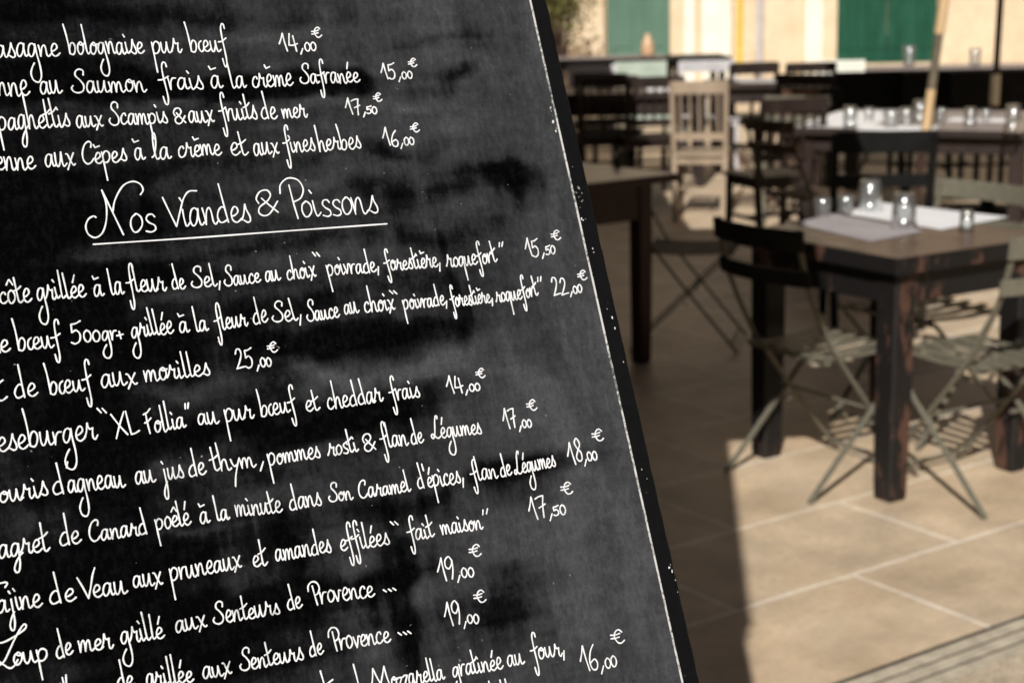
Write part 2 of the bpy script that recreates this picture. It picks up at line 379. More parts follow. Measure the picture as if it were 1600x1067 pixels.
FWD = .0150
def frame_mat():
    m_, t, p = mat('chipped black frame paint'); v = coords(t)
    n = noise(t, v, 130, 5, .7); big = noise(t, v, 7, 3)
    s = node(t, "ShaderNodeMath", operation='MULTIPLY_ADD'); t.links.new(big, s.inputs[0]); s.inputs[1].default_value = .5; t.links.new(n, s.inputs[2])
    f = ramp(t, s.outputs[0], [(.985, (0, 0, 0)), (1.0, (1, 1, 1))])
    c = mix(t, f, mix(t, n, (.0022, .0022, .0025), (.007, .007, .0075)), (.30, .30, .28))
    t.links.new(c, p.inputs['Base Color']); p.inputs['Roughness'].default_value = .5; p.inputs['Specular IOR Level'].default_value = .12
    bump(t, p, n, .3, .001); return m_
def worn_mat():
    m_, t, p = mat('worn pale edge'); v = coords(t); n = noise(t, v, 300, 3, .7); b2 = noise(t, v, 25, 4, .7)
    s = node(t, "ShaderNodeMath", operation='MULTIPLY_ADD'); t.links.new(b2, s.inputs[0]); s.inputs[1].default_value = 1.0; t.links.new(n, s.inputs[2])
    c = ramp(t, s.outputs[0], [(.78, (.05, .05, .05)), (.98, (.42, .41, .40)), (1.14, (.70, .69, .67))])
    t.links.new(c, p.inputs['Base Color']); p.inputs['Roughness'].default_value = .6; return m_
FM, WM = frame_mat(), worn_mat()
def rail(side):
    """frame rail with a flat face, a chamfer towards the writing surface and a back."""
    e = .0005
    if side == 'right': P = lambda s, k, d: bp(k, VB-FWD+(VT-VB+2*FWD)*s, d)
    if side == 'left': P = lambda s, k, d: bp(-BW-k, VB-FWD+(VT-VB+2*FWD)*s, d)
    if side == 'top': P = lambda s, k, d: bp(-BW+BW*s, VT+k, d)
    if side == 'bottom': P = lambda s, k, d: bp(-BW+BW*s, VB-k, d)
    prof = [(e, .0022), (FWD-.0010, .0022), (FWD, .0012), (FWD, -.020), (0, -.020)]
    mb = MB(); wn = MB(); N = 260
    vs = []; 
    for i in range(N+1):
        s = i/N
        wob = .00022*math.sin(i*1.7)+.0003*(random.random()-.5)
        for (k, d) in prof: vs.append(P(s, k+(wob if k > e else 0), d))
    n = len(prof); fs = []
    for i in range(N):
        for k in range(n-1): fs.append((i*n+k, (i+1)*n+k, (i+1)*n+k+1, i*n+k+1))
    mb.add(vs, fs); mb.add(vs[:n], [tuple(range(n))]); mb.add(vs[-n:], [tuple(range(n))])
    ws = []
    for i in range(N+1):
        s = i/N; j = .0004*(random.random()-.5)
        ws += [P(s, 0, .0001), P(s, e+j*.5, .0023)]
    wn.add(ws, [(2*i, 2*i+2, 2*i+3, 2*i+1) for i in range(N)])
    r = mb.build('frame_rail', FM, board, BI)
    if side == 'right':
        for (x, y, cnt, sp) in ((896,300,9,10),(901,318,10,9),(904,335,5,9),(858,172,5,5),(861,187,4,4),(866,205,5,6),(947,478,4,9),(953,500,3,9),(1043,890,6,9),(1050,920,3,12),(1064,1060,6,6),(960,600,3,30),(880,240,3,25),(1000,720,4,30),(920,390,3,14),(1020,800,3,20)):
            for _ in range((cnt*2+2)//3):
                c = uvof(x+random.gauss(0, sp*.35)+3, y+random.gauss(0, sp)); a0 = random.uniform(0, 6.28); r0_ = abs(random.gauss(0, .0004))+.00014
                dd = .0026 if c[0] > 0 else .0003
                q = [bp(c[0]+math.cos(a0+k*1.047)*r0_*random.uniform(.5, 1.2), c[1]+math.sin(a0+k*1.047)*r0_*random.uniform(.8, 2.0), dd) for k in range(6)]
                wn.add(q, [(0, 1, 2, 3, 4, 5)])
    wo = wn.build('worn_edge', WM, r, BI)
for sd in ('right', 'left', 'top', 'bottom'): rail(sd)
for u in (-BW+.03, -.03):                                            # rear legs of the A frame
    t0 = bp(u, VT-.05, -.03); ft = t0+nb*(.62)*1.0; ft = np.array([ft[0], ft[1], 0])
    mb = MB(); mb.bar(t0, ft, .03, .02, up=tuple(hv), bev=.002); mb.build('rear_leg', M['black_wood'], board, BI)

# ------------------------------------------------------------------ handwriting: a pen alphabet (x height 1, baseline 0)
acute = [(.28, 1.35), (.5, 2.0)]; grave = [(.08, 1.78), (.18, 1.50)]; grave2 = [(.18, 1.50), (.56, 1.62)]
circ = [(.05, 1.42), (.27, 1.78), (.36, 1.75), (.55, 1.40)]
A1 = [(.56, .86), (.42, 1.0), (.2, .88), (.04, .42), (.1, .06), (.26, .02), (.46, .34), (.6, .93)]
A2 = [(.6, .95), (.57, .5), (.62, .08), (.72, .02), (.86, .16)]
E1 = [(.06, .40), (.28, .46), (.5, .68), (.46, .95), (.28, .98), (.08, .62), (.08, .2), (.26, .0), (.46, .06), (.66, .24)]
G = {
'a': (.84, [A1, A2]),
'b': (.80, [[(-.05, 2.55), (.04, 1.8), (.09, .9), (.1, .1)], [(.1, .1), (.14, .5), (.3, .9), (.5, .98), (.64, .7), (.56, .25), (.36, .0), (.1, .08)]]),
'c': (.66, [[(.52, .78), (.46, .97), (.28, .95), (.08, .62), (.06, .22), (.22, .0), (.44, .06), (.62, .24)]]),
'd': (.82, [[(.54, .92), (.36, .98), (.14, .74), (.02, .36), (.12, .04), (.32, .02), (.62, .18)], [(.46, 2.45), (.52, 1.5), (.58, .5), (.62, .0)]]),
'e': (.66, [E1]),
'f': (.62, [[(.62, 1.95), (.58, 2.28), (.42, 2.34), (.28, 1.95), (.28, 1.0), (.34, .0), (.36, -.8), (.26, -1.3), (.1, -1.2), (.02, -.62)], [(-.12, .82), (.2, .86), (.62, 1.12)]]),
'g': (.82, [A1, [(.6, .95), (.62, .2), (.70, -.7), (.66, -1.5), (.40, -1.95), (.04, -1.8), (-.06, -1.3), (.10, -.85), (.32, -.5)]]),
'ğ': (.82, [A1, [(.6, .95), (.58, .2), (.56, -.6), (.42, -1.22), (.22, -1.3), (.12, -1.0), (.3, -.5), (.6, -.05), (.84, .18)]]),
'h': (.84, [[(.0, 2.4), (.05, 1.4), (.09, .0)], [(.09, .1), (.2, .7), (.38, .95), (.5, .8), (.54, .3), (.6, .02), (.7, .0), (.84, .14)]]),
'i': (.42, [[(.08, .95), (.1, .4), (.16, .04), (.26, .02), (.42, .2)], [(-.0, 1.62), (.1, 1.42)]]),
'j': (.46, [[(.18, .95), (.22, .1), (.26, -.8), (.16, -1.45), (-.02, -1.5), (-.1, -1.1), (.06, -.55), (.3, -.1)], [(.06, 1.62), (.16, 1.42)]]),
'l': (.44, [[(.0, 2.35), (.05, 1.4), (.1, .3), (.18, .03), (.28, .03), (.44, .2)]]),
'ł': (.62, [[(.0, .18), (.2, .4), (.42, 1.2), (.5, 2.0), (.42, 2.32), (.3, 2.1), (.24, 1.2), (.3, .2), (.42, .0), (.62, .16)]]),
'm': (1.16, [[(.0, .95), (.05, .5), (.08, .0)], [(.08, .1), (.2, .7), (.34, .95), (.44, .75), (.46, .02)], [(.46, .1), (.58, .7), (.74, .94), (.82, .7), (.84, .2), (.92, .0), (1.0, .02), (1.16, .2)]]),
'n': (.84, [[(.0, .95), (.05, .5), (.08, .0)], [(.08, .1), (.22, .72), (.4, .95), (.5, .75), (.53, .2), (.6, .0), (.7, .02), (.84, .18)]]),
'o': (.70, [[(.38, .98), (.16, .82), (.04, .4), (.14, .04), (.34, .04), (.54, .36), (.56, .74), (.4, .98), (.26, .86), (.4, .72), (.7, .84)]]),
'ō': (.66, [[(.34, 1.0), (.12, .8), (.04, .4), (.14, .04), (.34, .04), (.56, .36), (.56, .76), (.38, 1.0), (.28, .98)]]),
'p': (.80, [[(.0, .98), (.06, .2), (.1, -.7), (.15, -1.6)], [(.03, .5), (.14, .85), (.36, 1.04), (.6, .84), (.6, .4), (.42, .08), (.22, .0), (.09, .08)]]),
'q': (.80, [A1, [(.6, .95), (.62, .0), (.65, -.8), (.68, -1.55)]]),
'r': (.58, [[(.0, .98), (.04, .5), (.06, .0)], [(.06, .1), (.16, .62), (.32, .92), (.54, .94)]]),
'ř': (.76, [[(-.12, .12), (.08, .55), (.22, 1.2)], [(.22, 1.2), (.27, .86), (.38, .76), (.54, .82)], [(.54, .82), (.49, .5), (.48, .16), (.56, .0), (.66, .04), (.80, .26)]]),
's': (.64, [[(.0, .16), (.18, .55), (.34, 1.12)], [(.34, 1.12), (.38, .78), (.52, .36), (.5, .08), (.32, .0), (.12, .14)]]),
'š': (.60, [[(.54, .84), (.44, 1.0), (.24, .98), (.14, .76), (.26, .54), (.48, .36), (.5, .12), (.3, .0), (.06, .08)]]),
't': (.54, [[(.06, 2.2), (.1, 1.3), (.14, .3), (.22, .04), (.34, .04), (.54, .24)], [(-.16, 1.02), (.2, 1.16), (.5, 1.42)]]),
'u': (.86, [[(.02, .96), (.02, .3), (.12, .02), (.26, .1), (.42, .5), (.5, .98)], [(.5, .98), (.52, .3), (.6, .02), (.72, .03), (.88, .18)]]),
'v': (.64, [[(.0, .95), (.1, .5), (.2, .02)], [(.2, .02), (.36, .5), (.46, .95), (.62, .92)]]),
'x': (.74, [[(.02, .95), (.14, .9), (.3, .45), (.5, .05), (.66, .12)], [(.62, .98), (.4, .55), (.02, -.28)]]),
'y': (.72, [[(.0, .95), (.1, .5), (.24, .28), (.38, .4)], [(.66, 1.0), (.44, .3), (.2, -.6), (.05, -1.55)]]),
'z': (.62, [[(.02, .84), (.2, .96), (.52, .92)], [(.52, .92), (.06, .04)], [(.06, .04), (.26, .12), (.62, .04)]]),
'œ': (1.14, [[(.36, .98), (.14, .8), (.04, .4), (.14, .04), (.34, .04), (.5, .36)], [(.50, .38), (.72, .44), (.92, .66), (.88, .94), (.7, .98), (.52, .66), (.52, .2), (.7, .0), (.9, .06), (1.12, .26)]]),
',': (.40, [[(.26, .42), (.06, -.42)]]),
'+': (.70, [[(.0, .38), (.6, .46)], [(.3, .78), (.32, .04)]]),
"'": (.26, [[(.16, 2.4), (.2, 1.75)]]),
'&': (1.0, [[(.08, 1.0), (.0, 1.4), (.2, 1.86), (.52, 1.9), (.66, 1.5), (.48, 1.06), (.12, .72), (.04, .3), (.24, .0), (.54, .12), (.94, .92)], [(.24, 1.34), (.48, .86), (.9, .08)]]),
'S': (1.06, [[(1.0, 1.52), (1.04, 1.88), (.78, 2.04), (.5, 1.86), (.44, 1.48), (.72, 1.08), (.92, .62), (.8, .16), (.44, .0), (.12, .14), (.02, .42), (.14, .62)]]),
'C': (1.04, [[(.9, 1.36), (.98, 1.7), (.78, 1.86), (.42, 1.62), (.14, 1.0), (.12, .4), (.36, .04), (.68, .1), (1.0, .42)]]),
'V': (.98, [[(.0, 1.45), (.2, .8), (.4, .0)], [(.4, .0), (.62, .7), (.84, 1.5), (1.04, 2.02)]]),
'X': (1.06, [[(.0, 1.9), (.5, .9), (1.0, .08)], [(1.0, 1.96), (.5, .9), (.1, -.1)]]),
'L': (.86, [[(.02, 1.9), (.1, 1.0), (.2, .02)], [(.2, .02), (.5, .06), (.84, .22)]]),
'Ł': (1.16, [[(1.02, 2.12), (1.06, 2.36), (.9, 2.4), (.72, 1.9), (.58, 1.1), (.42, .4), (.22, .06), (.06, .14), (.06, .42), (.22, .52), (.42, .3), (.66, .04), (.9, .06), (1.16, .28)]]),
'F': (.84, [[(.0, 1.62), (.34, 1.74), (.66, 2.02)], [(.2, 1.70), (.24, .9), (.34, .0)], [(.0, .92), (.3, 1.0), (.62, 1.24)]]),
'M': (1.4, [[(.0, .0), (.2, 1.0), (.32, 2.0)], [(.32, 2.0), (.5, 1.1), (.66, .5)], [(.66, .5), (.84, 1.3), (1.0, 2.06)], [(1.0, 2.06), (1.1, .9), (1.26, .06), (1.4, .14)]]),
'P': (.96, [[(.44, 1.72), (.5, .8), (.58, .0)], [(.02, 1.3), (.1, 1.76), (.44, 2.08), (.84, 1.98), (1.0, 1.52), (.84, 1.06), (.54, .86)]]),
'T': (.9, [[(-.2, 1.6), (.1, 1.9), (.6, 1.86), (.9, 2.1), (.95, 1.95), (.85, 1.75)], [(.4, 1.85), (.5, .8), (.56, .0)]]),
'D': (1.1, [[(.1, 2.0), (.2, .05)], [(.0, 1.9), (.6, 1.9), (1.0, 1.2), (.7, .2), (.2, .05)]]),
'.': (.42, [[(.02, .56), (.26, .38)]]),
'“': (.5, [[(.0, 2.2), (.14, 1.86)], [(.22, 2.14), (.36, 1.80)]]),
'”': (.5, [[(.12, 2.2), (.06, 1.74)], [(.34, 2.24), (.24, 1.76)]]),
}
def acc(ch, base, *st):
    a, s = G[base]; G[ch] = (a, s+list(st))
acc('é', 'e', acute); acc('è', 'e', grave, grave2); acc('ê', 'e', circ); acc('à', 'a', grave, grave2); acc('ô', 'ō', circ)
DG = {   # numerals, height 1
'1': (.50, [[(.0, .42), (.16, .70), (.30, 1.0)], [(.30, 1.0), (.34, .5), (.42, .0)]]),
'2': (.62, [[(.04, .76), (.16, .98), (.36, .96), (.42, .72), (.26, .38), (.0, .02)], [(.0, .02), (.26, .06), (.58, .10)]]),
'4': (.62, [[(.16, .98), (.08, .62), (.04, .34)], [(.04, .34), (.30, .34), (.56, .42)], [(.36, .86), (.40, .4), (.44, .0)]]),
'5': (.58, [[(.10, .92), (.08, .54)], [(.08, .54), (.30, .62), (.46, .42), (.40, .12), (.18, .0), (.0, .08)], [(.10, .92), (.32, .94), (.56, 1.04)]]),
'6': (.56, [[(.46, 1.0), (.22, .74), (.06, .34), (.14, .04), (.36, .02), (.48, .24), (.36, .42), (.10, .30)]]),
'7': (.56, [[(.0, .86), (.24, .94), (.50, .96)], [(.50, .96), (.38, .5), (.32, .0)], [(.14, .44), (.32, .50), (.54, .58)]]),
'8': (.54, [[(.40, .86), (.26, 1.0), (.10, .82), (.20, .58), (.42, .34), (.40, .06), (.20, .0), (.06, .18), (.22, .44), (.42, .68), (.40, .86)]]),
'9': (.56, [[(.46, .80), (.30, .98), (.08, .82), (.06, .56), (.24, .46), (.42, .66), (.46, .82), (.44, .40), (.32, .0)]]),
'0': (.58, [[(.30, 1.0), (.10, .78), (.04, .38), (.16, .04), (.36, .06), (.52, .44), (.46, .84), (.28, 1.0)]]),
',': (.24, [[(.18, .16), (.08, -.14)]]),
'€': (.62, [[(.58, .82), (.44, 1.0), (.24, .84), (.14, .46), (.26, .06), (.44, .02), (.62, .20)], [(-.04, .62), (.2, .62), (.46, .72)], [(-.06, .36), (.16, .38), (.40, .46)]]),
}
PEN = .00056                                                        # half width of the paint pen line
def spline(pts, n=7):
    pts = [np.array(p, float) for p in pts]
    if len(pts) == 2: return [pts[0]*(1-i/6)+pts[1]*i/6 for i in range(7)]
    P = [2*pts[0]-pts[1]]+pts+[2*pts[-1]-pts[-2]]; o = []
    for i in range(1, len(P)-2):
        for k in range(n):
            t = k/n; a, b, c, d = P[i-1:i+3]
            o.append(.5*((2*b)+(c-a)*t+(2*a-5*b+4*c-d)*t*t+(3*b-a-3*c+d)*t**3))
    o.append(pts[-1]); return o
LAYER = [0]
def ribbon(mb, pts, hw):                                             # pts in board metres; rounded line with a low dome
    LAYER[0] += 1
    z0 = .00012+(LAYER[0] % 23)*.000004
    pts = [p for i, p in enumerate(pts) if i == 0 or np.linalg.norm(p-pts[i-1]) > 1e-5]
    if len(pts) < 2: return
    n = len(pts); ph = random.random()*9
    d0 = (pts[0]-pts[1]); d0 /= np.linalg.norm(d0); d1 = (pts[-1]-pts[-2]); d1 /= np.linalg.norm(d1)
    sect = []                                                        # (point, half width, direction)
    for k in (0, .5, .86): sect.append((pts[0]+d0*hw*math.sqrt(1-min(1, k)**2), hw*max(k, .05), -d0))
    for i, p in enumerate(pts):
        d = pts[min(i+1, n-1)]-pts[max(i-1, 0)]; d = d/np.linalg.norm(d)
        wv = 1+.13*math.sin(ph+i*.45)+.05*(random.random()-.5)
        sect.append((p, hw*wv, d))
    for k in (.86, .5, 0): sect.append((pts[-1]+d1*hw*math.sqrt(1-k*k), hw*max(k, .05), d1))
    vs = []; 
    for (p, h, d) in sect:
        nn = np.array([-d[1], d[0]])
        for s, zz in ((-1, 0), (-.6, .00010), (0, .00014), (.6, .00010), (1, 0)):
            q = p+nn*h*s; vs.append(bp(q[0], q[1], z0+zz*(h/hw)))
    fs = []
    for i in range(len(sect)-1):
        for k in range(4): fs.append((i*5+k, i*5+k+1, (i+1)*5+k+1, (i+1)*5+k))
    mb.add(vs, fs, True)
def layout(mb, table, text, x0, y0, x1, y1, hpx, pen=1.0, jit=.05):
    a = uvof(x0, y0); b = uvof(x1, y1)
    if len(text) > 1 and table is G: a, b = a+(b-a)*.010, b-(b-a)*.028
    mid = (a+b)/2; q0_ = bp(*mid)-CAM; q1_ = bp(mid[0], mid[1]+.01)-CAM
    vm = .01/((q1_ @ Uv)/(q1_ @ Fv)-(q0_ @ Uv)/(q0_ @ Fv))/FPX
    hm = hpx*vm
    tot = 0; ad = []
    for i, ch in enumerate(text):
        w_ = table[ch][0] if ch in table else .4
        ad.append(w_); tot += w_
    last = table[text[-1]] if text[-1] in table else None
    if last:                                                         # last glyph's inked extent instead of its advance
        tot += max(max(p[0] for p in s) for s in last[1])-ad[-1]
    D = (b-a)/tot; cx = 0
    for ch, w_ in zip(text, ad):
        if ch in table:
            jx = random.gauss(0, .015); sy = 1+random.gauss(0, jit); jy = random.gauss(0, .03); sh = random.gauss(0, .02)
            for st in table[ch][1]:
                o = []
                for p in spline(st):
                    gx = cx+jx+p[0]+sh*p[1]; gy = p[1]*sy+jy
                    o.append(a+D*gx+np.array([0, 1])*gy*hm)
                ribbon(mb, o, PEN*pen)
        cx += w_
def trace(mb, pts, pen=1.0):                                        # a long stroke surveyed point by point
    ribbon(mb, [uvof(*p) for p in spline(pts, 9)], PEN*pen)
def price(mb, txt, x0, y0, x1, y1, h, eu=.75, zr=.42):
    big, small = txt.split(',')
    W = x1-x0
    wb = sum(DG[c][0] for c in big); wz = sum(DG[c][0] for c in small)*.62; s = W/(wb+.36+wz); sl = (y1-y0)/W
    xb = x0+wb*s; at_x = lambda x: y0+sl*(x-x0)
    layout(mb, DG, big, x0, y0, xb-.05*s, at_x(xb), h, 1.0, .03)
    a = uvof(xb+.22*s, at_x(xb)-h*.13); b = uvof(xb+.11*s, at_x(xb)+h*.17); ribbon(mb, [a*(1-k/5)+b*k/5 for k in range(6)], PEN)
    xz = xb+.36*s; layout(mb, DG, small, xz, at_x(xz), x1, y1, h*zr, 1.0, .04)
    ex0 = x1-h*.16; layout(mb, DG, '€', ex0, y1-h*eu, ex0+h*.46, y1-h*eu-1, h*.52, .95, .03)

def ink_mat():
    m_, t, p = mat('white paint pen'); v = coords(t); n = noise(t, v, 90, 4, .6); n2 = noise(t, v, 8, 2); n3 = noise(t, v, 420, 3, .7)
    s = node(t, "ShaderNodeMath", operation='MULTIPLY_ADD'); t.links.new(n2, s.inputs[0]); s.inputs[1].default_value = .5; t.links.new(n, s.inputs[2])
    t.links.new(ramp(t, s.outputs[0], [(.43, (.36, .37, .39)), (.60, (.68, .69, .70)), (.78, (.82, .825, .84))]), p.inputs['Base Color'])
    p.inputs['Roughness'].default_value = .55; p.inputs['Specular IOR Level'].default_value = .25; return m_
INK = ink_mat()
LINES = [
 ('menu_line', [("Ł",-34,91,-8,90,19),("asagne",-6,89.5,97,88.5,19.5),("bolognaise",107,86.5,230,83,18.5),("puř",239,84.5,286,82.5,18),("bœuf",297,82.5,358,80,17.5)], ("14,00",439.5,81,494.5,79.5,29)),
 ('menu_line', [("Pe",-60,153,-6,151,21),("nne",-3,150.5,49,149.5,22),("au",63.5,147,99,146,18.5),("Saumon",112,146,233,142.5,17.5),("frais",252,141.5,320,139.5,18.5),("à",331,138.5,349,137.8,18),("la",362,138,386,137,18),("cřème",394,137,461,134.5,17.5),("Safranée",469,132,565.5,128.5,15.5)], ("15,00",598,125,644.5,123,25)),
 ('menu_line', [("S",-36,206,-8,205,18),("pağhettis",-3,204,113,198,19.5),("aux",120,199.5,163,198,17.5),("Scampis",171,196,265,192.5,16),("&",274,194,291,193,13),("aux",296,193,337,191,17),("fruits",346,189.5,404,186,18),("de",410,187,435,185.5,16.5),("meř",442,185,482,182,16)], ("17,50",542,180,590,178,25)),
 ('menu_line', [("P",-30,268,-8,267,19),("enne",-5,266.5,58,264,20),("aux",71,262,119,258,20),("Cèpes",129,258,200,251,17.5),("à",212,250.5,228,249.5,18),("ła",238,250,269,247.5,18),("cřème",279,246,349,242,17.5),("et",362,244,389,241.5,17.5),("aux",397,242,437,240,18),("fines",446,239,494,236,16.5),("heřbes",498,237,566,231.5,16.5)], ("16,00",601,229,648,227,27)),
 ('menu_heading', [("ōš",204,365,246,360,28),("iandes",286,353.5,395,346.5,26),("&",405,339.5,437,334,21),("P",443,342,481,341,30),("ōiššōns",472,340,594,333,26)], None),
 ('menu_line', [("Entře",-86,483,-10,477,20),("côte",0,475.5,52,472,19.5),("gřillée",58,469,137.5,463.5,19),("à",147.5,462.5,163,461,18),("la",173,460.5,195,459,18),("fleuř",201,457.5,263,453,18),("de",270,452.5,291,450,16.5),("Sel,",300,450.5,346,445.5,15.5),("Sauce",351,447.5,409.5,440,14.5),("au",415,440.5,440,437.5,15.5),("choix",449,438,495,432.5,16),("“",495,434,505,433,17),("poivrade,",512,430,595,424,15),("fořestièře,",603,423.5,691,416.5,14.5),("řōqueforť",699,418.5,780,408.5,14.5),("”",782,409,790,408,14)], ("15,50",823,402,868,396.5,28)),
 ('menu_line', [("d",-13,551.5,1,551,19),("e",2,550,17,548.5,19),("bœuf",27,548.5,99,541,18.5),("#500",112,537.5,157,533,17),("gr+",160,532.5,195,528.5,14.5),("gřillée",205.5,527,274,520.5,17),("à",282,520,297.5,518.5,17),("la",306,518.5,327.5,516.5,17),("fleuř",338,516,389.5,507.5,16.5),("de",397,507,420,503.5,17),("Sel,",426,504,472,499,16),("Sauce",480,502.5,532.5,495,15),("au",539,491.5,562.5,489,15),("choix",570,488.5,619,483.5,15.5),("“",616,486,626,485,14.5),("poivrade,",631,483.5,701,476,14),("fořestièře,",706,479.5,772,472,13.5),("řōqueforť",776,473.5,844,461.5,13.5),("”",845,465,853,464,13.5)], ("22,00",866,462,910,457,27)),
 ('menu_line', [("Filet"[:4],-76,632,-14,627,21),("t",-8,626.5,12,624.5,22),("de",24,622.5,61,618.5,21),("bœuf",77,617.5,147,608,18.5),("aux",159,605.5,216,599.5,20),("mořilles",226,596.5,331,585.5,17.5)], ("25,00",371,577,425,572,30)),
 ('menu_line', [("Che",-66,713,-6,707,22),("eseburgeř",-4,706,157,685,21.5),("“",160,686,173,684,21),("XL",180,683,220,677,18),("Follia",228,678,293,667,17.5),("”",294,668,302,667,17),("au",310,664,344,661,18),("puř",352,660,399,652,18),("bœuf",407,651.5,466,641,16.5),("et",479,644,501,640,16.5),("cheddař",512,639.5,602,626,16.5),("frais",612,626,657,620,16)], ("14,00",700,615,750.5,610,27)),
 ('menu_line', [("S",-30,790,-3,786,18),("ouřis",0,785,77,773.5,18.5),("d",83.5,772,99,770,19),("agneau",106,769.5,199,759.5,18.5),("au",212,755.5,245.5,752,18),("jus",256,751,288,745,17.5),("de",296,744.5,324,740,18.5),("thym",333,736.5,403,729,17),(",",404,729,414,728,16),("pommes",420,727,503,713.5,16),("řōšti",514,712.5,562,704.5,15.5),("&",570,705.5,588,702.5,13.5),("flan",598,699.5,640,694,16),("de",643.5,693.5,663,689.5,16),("Łégumes",674,686,755,676,15)], ("17,00",789,671,831,667,30)),
 ('menu_line', [("M",-34,876,-4,872,19),("ağřet",-2,871.5,81,859.5,20),("de",94,852.5,129,846.5,20),("Canařd",139,847.5,232,833,16.5),("pōêlé",244,827.5,301,818.5,17),("à",314,818.5,329,816,16.5),("la",339,813.5,360,811,16.5),("minute",369,807,444,799,17),("dans",453,796.5,504,788.5,17),("Son",514,784,553,779.5,14),("Cařamel",561,779,645,766,14.5),("d'épices,",653,763.5,727,753,16),("flan",738,751.5,780,746,15.5),("de",783,745,801,742,15.5),("Łégumes",804,742,870,727.5,14.5)], ("18,00",890,726,934,718,34)),
 ('menu_line', [("ajine",-4,957.5,69,945.5,20),("de",79,943,119.5,936.5,21),("V",127,935,157,932,22),("eau",146,932.5,201,925.5,20),("aux",209,917.5,256,913,19),("pruneaux",266,907.5,381,885.5,18),("et",397,885.5,420,881,17.5),("amandes",431,877.5,520,861.5,17),("effilées",532,860.5,611,850,17),("“",615,850,626,848,16.5),("fait",640,844,681,838,16),("maison",690,834.5,757,825.5,15),("”",759,830,770,828,15)], ("17,50",829,811,885,803,35)),
 ('menu_line', [("oup",21,1039.5,76,1030.5,18.5),("de",89,1028.5,116,1021.5,18),("meř",124,1019.5,180,1012,17.5),("gřillé",189,1005.5,260,995,18),("aux",275,987.5,325,978.5,18),("Senteuřs",334,976,440,958,16.5),("de",450,953.5,474,948.5,17),("Prōvence",484,945,589,930.5,18)], ("19,00",685,906,741,900,36)),
 ('menu_line', [("d",92,1098,106.5,1096,18),("daurad",184,1079,206,1075,17.5),("gřillée",229,1071.5,305,1063.5,17.5),("aux",317,1060.5,364,1052,17.5),("Senteuřs",375,1049,477,1029,16.5),("de",485,1026.5,507,1021,17),("Prōvence",516,1017.5,614,1001.5,17)], ("19,00",697,978,749,972,36)),
 ('menu_line', [("t",508,1092,528,1089,19),("l",562,1084,572,1082,19),("M",580,1079,616,1074,17),("ozzařella",612,1075,698,1059,16),("gratinée",707,1057,789,1043.5,16.5),("au",794,1041,821,1035.5,16.5),("fouř,",833,1030,884,1023,16.5)], ("16,00",910,1050,965,1040,40)),
 ('menu_line', [("ciboul",708,1104,765,1093,11.5),("lette",768,1092,812,1081.5,12)], None),
]
G['ť'] = G['t']
for gi, (nm, words, pr) in enumerate(LINES):
    mb = MB()
    for (tx, x0, y0, x1, y1, xh) in words:
        if tx.startswith('#'):
            layout(mb, DG, '5', x0, y0, x0+18, y0-2, 35); layout(mb, DG, '00', x0+20, y0-2, x1, y1, 18)
        elif tx == 'daurad':
            layout(mb, G, 'de', x0, y0, 212, 1072, xh)
        else:
            layout(mb, G, tx, x0, y0, x1, y1, xh)
    if gi == 4:
        trace(mb, [(254,309),(264,330),(276,354)]); trace(mb, [(276,354),(281.5,330),(287,310),(295,299.5),(307,298.5)])
        trace(mb, [(150,340),(146,338),(138,343),(134,354),(138,366),(149,371.5),(160,364),(166,345),(166,320),(159,297.5)])
        trace(mb, [(159,297.5),(175,330),(193,367)]); trace(mb, [(176,332),(180,312),(192,291),(207,284),(219,288),(223.5,297),(219.5,304.5)])
        trace(mb, [(146,382),(300,372),(450,361),(604.5,350)])
    if gi == 11:
        trace(mb, [(-30,922),(-10,914),(6,909.5),(11.5,911),(8,917)]); trace(mb, [(-14,912),(-12,930),(-10,958)])
        trace(mb, [(105.5,722),(104.3,731)]) if False else None
    if gi == 9:
        trace(mb, [(105.5,721.5),(104,730.5)])
    if gi == 12:
        trace(mb, [(-8,1003),(5,1003),(24,993),(38,983),(41,977),(37,975),(30,985),(20,1004),(8,1030),(0,1038),(-4,1036),(0,1034),(14,1043),(22,1040),(28,1030)])
        for q in ((599,921),(607,920),(614,918.5)): trace(mb, [q, (q[0]+4.5, q[1]+3)])
    if gi == 13:
        for q in ((622,988),(630,987),(637,985.5)): trace(mb, [q, (q[0]+5, q[1]+3.5)])
        trace(mb, [(103,1054),(104,1070),(106,1090)])
    mb.build(nm, INK, panel, BI)
    if pr:
        pm = MB(); price(pm, *pr, eu=.72 if gi < 9 else .86, zr=.44 if gi < 9 else .40); pm.build('menu_price', INK, panel, BI)

exec_marker = None
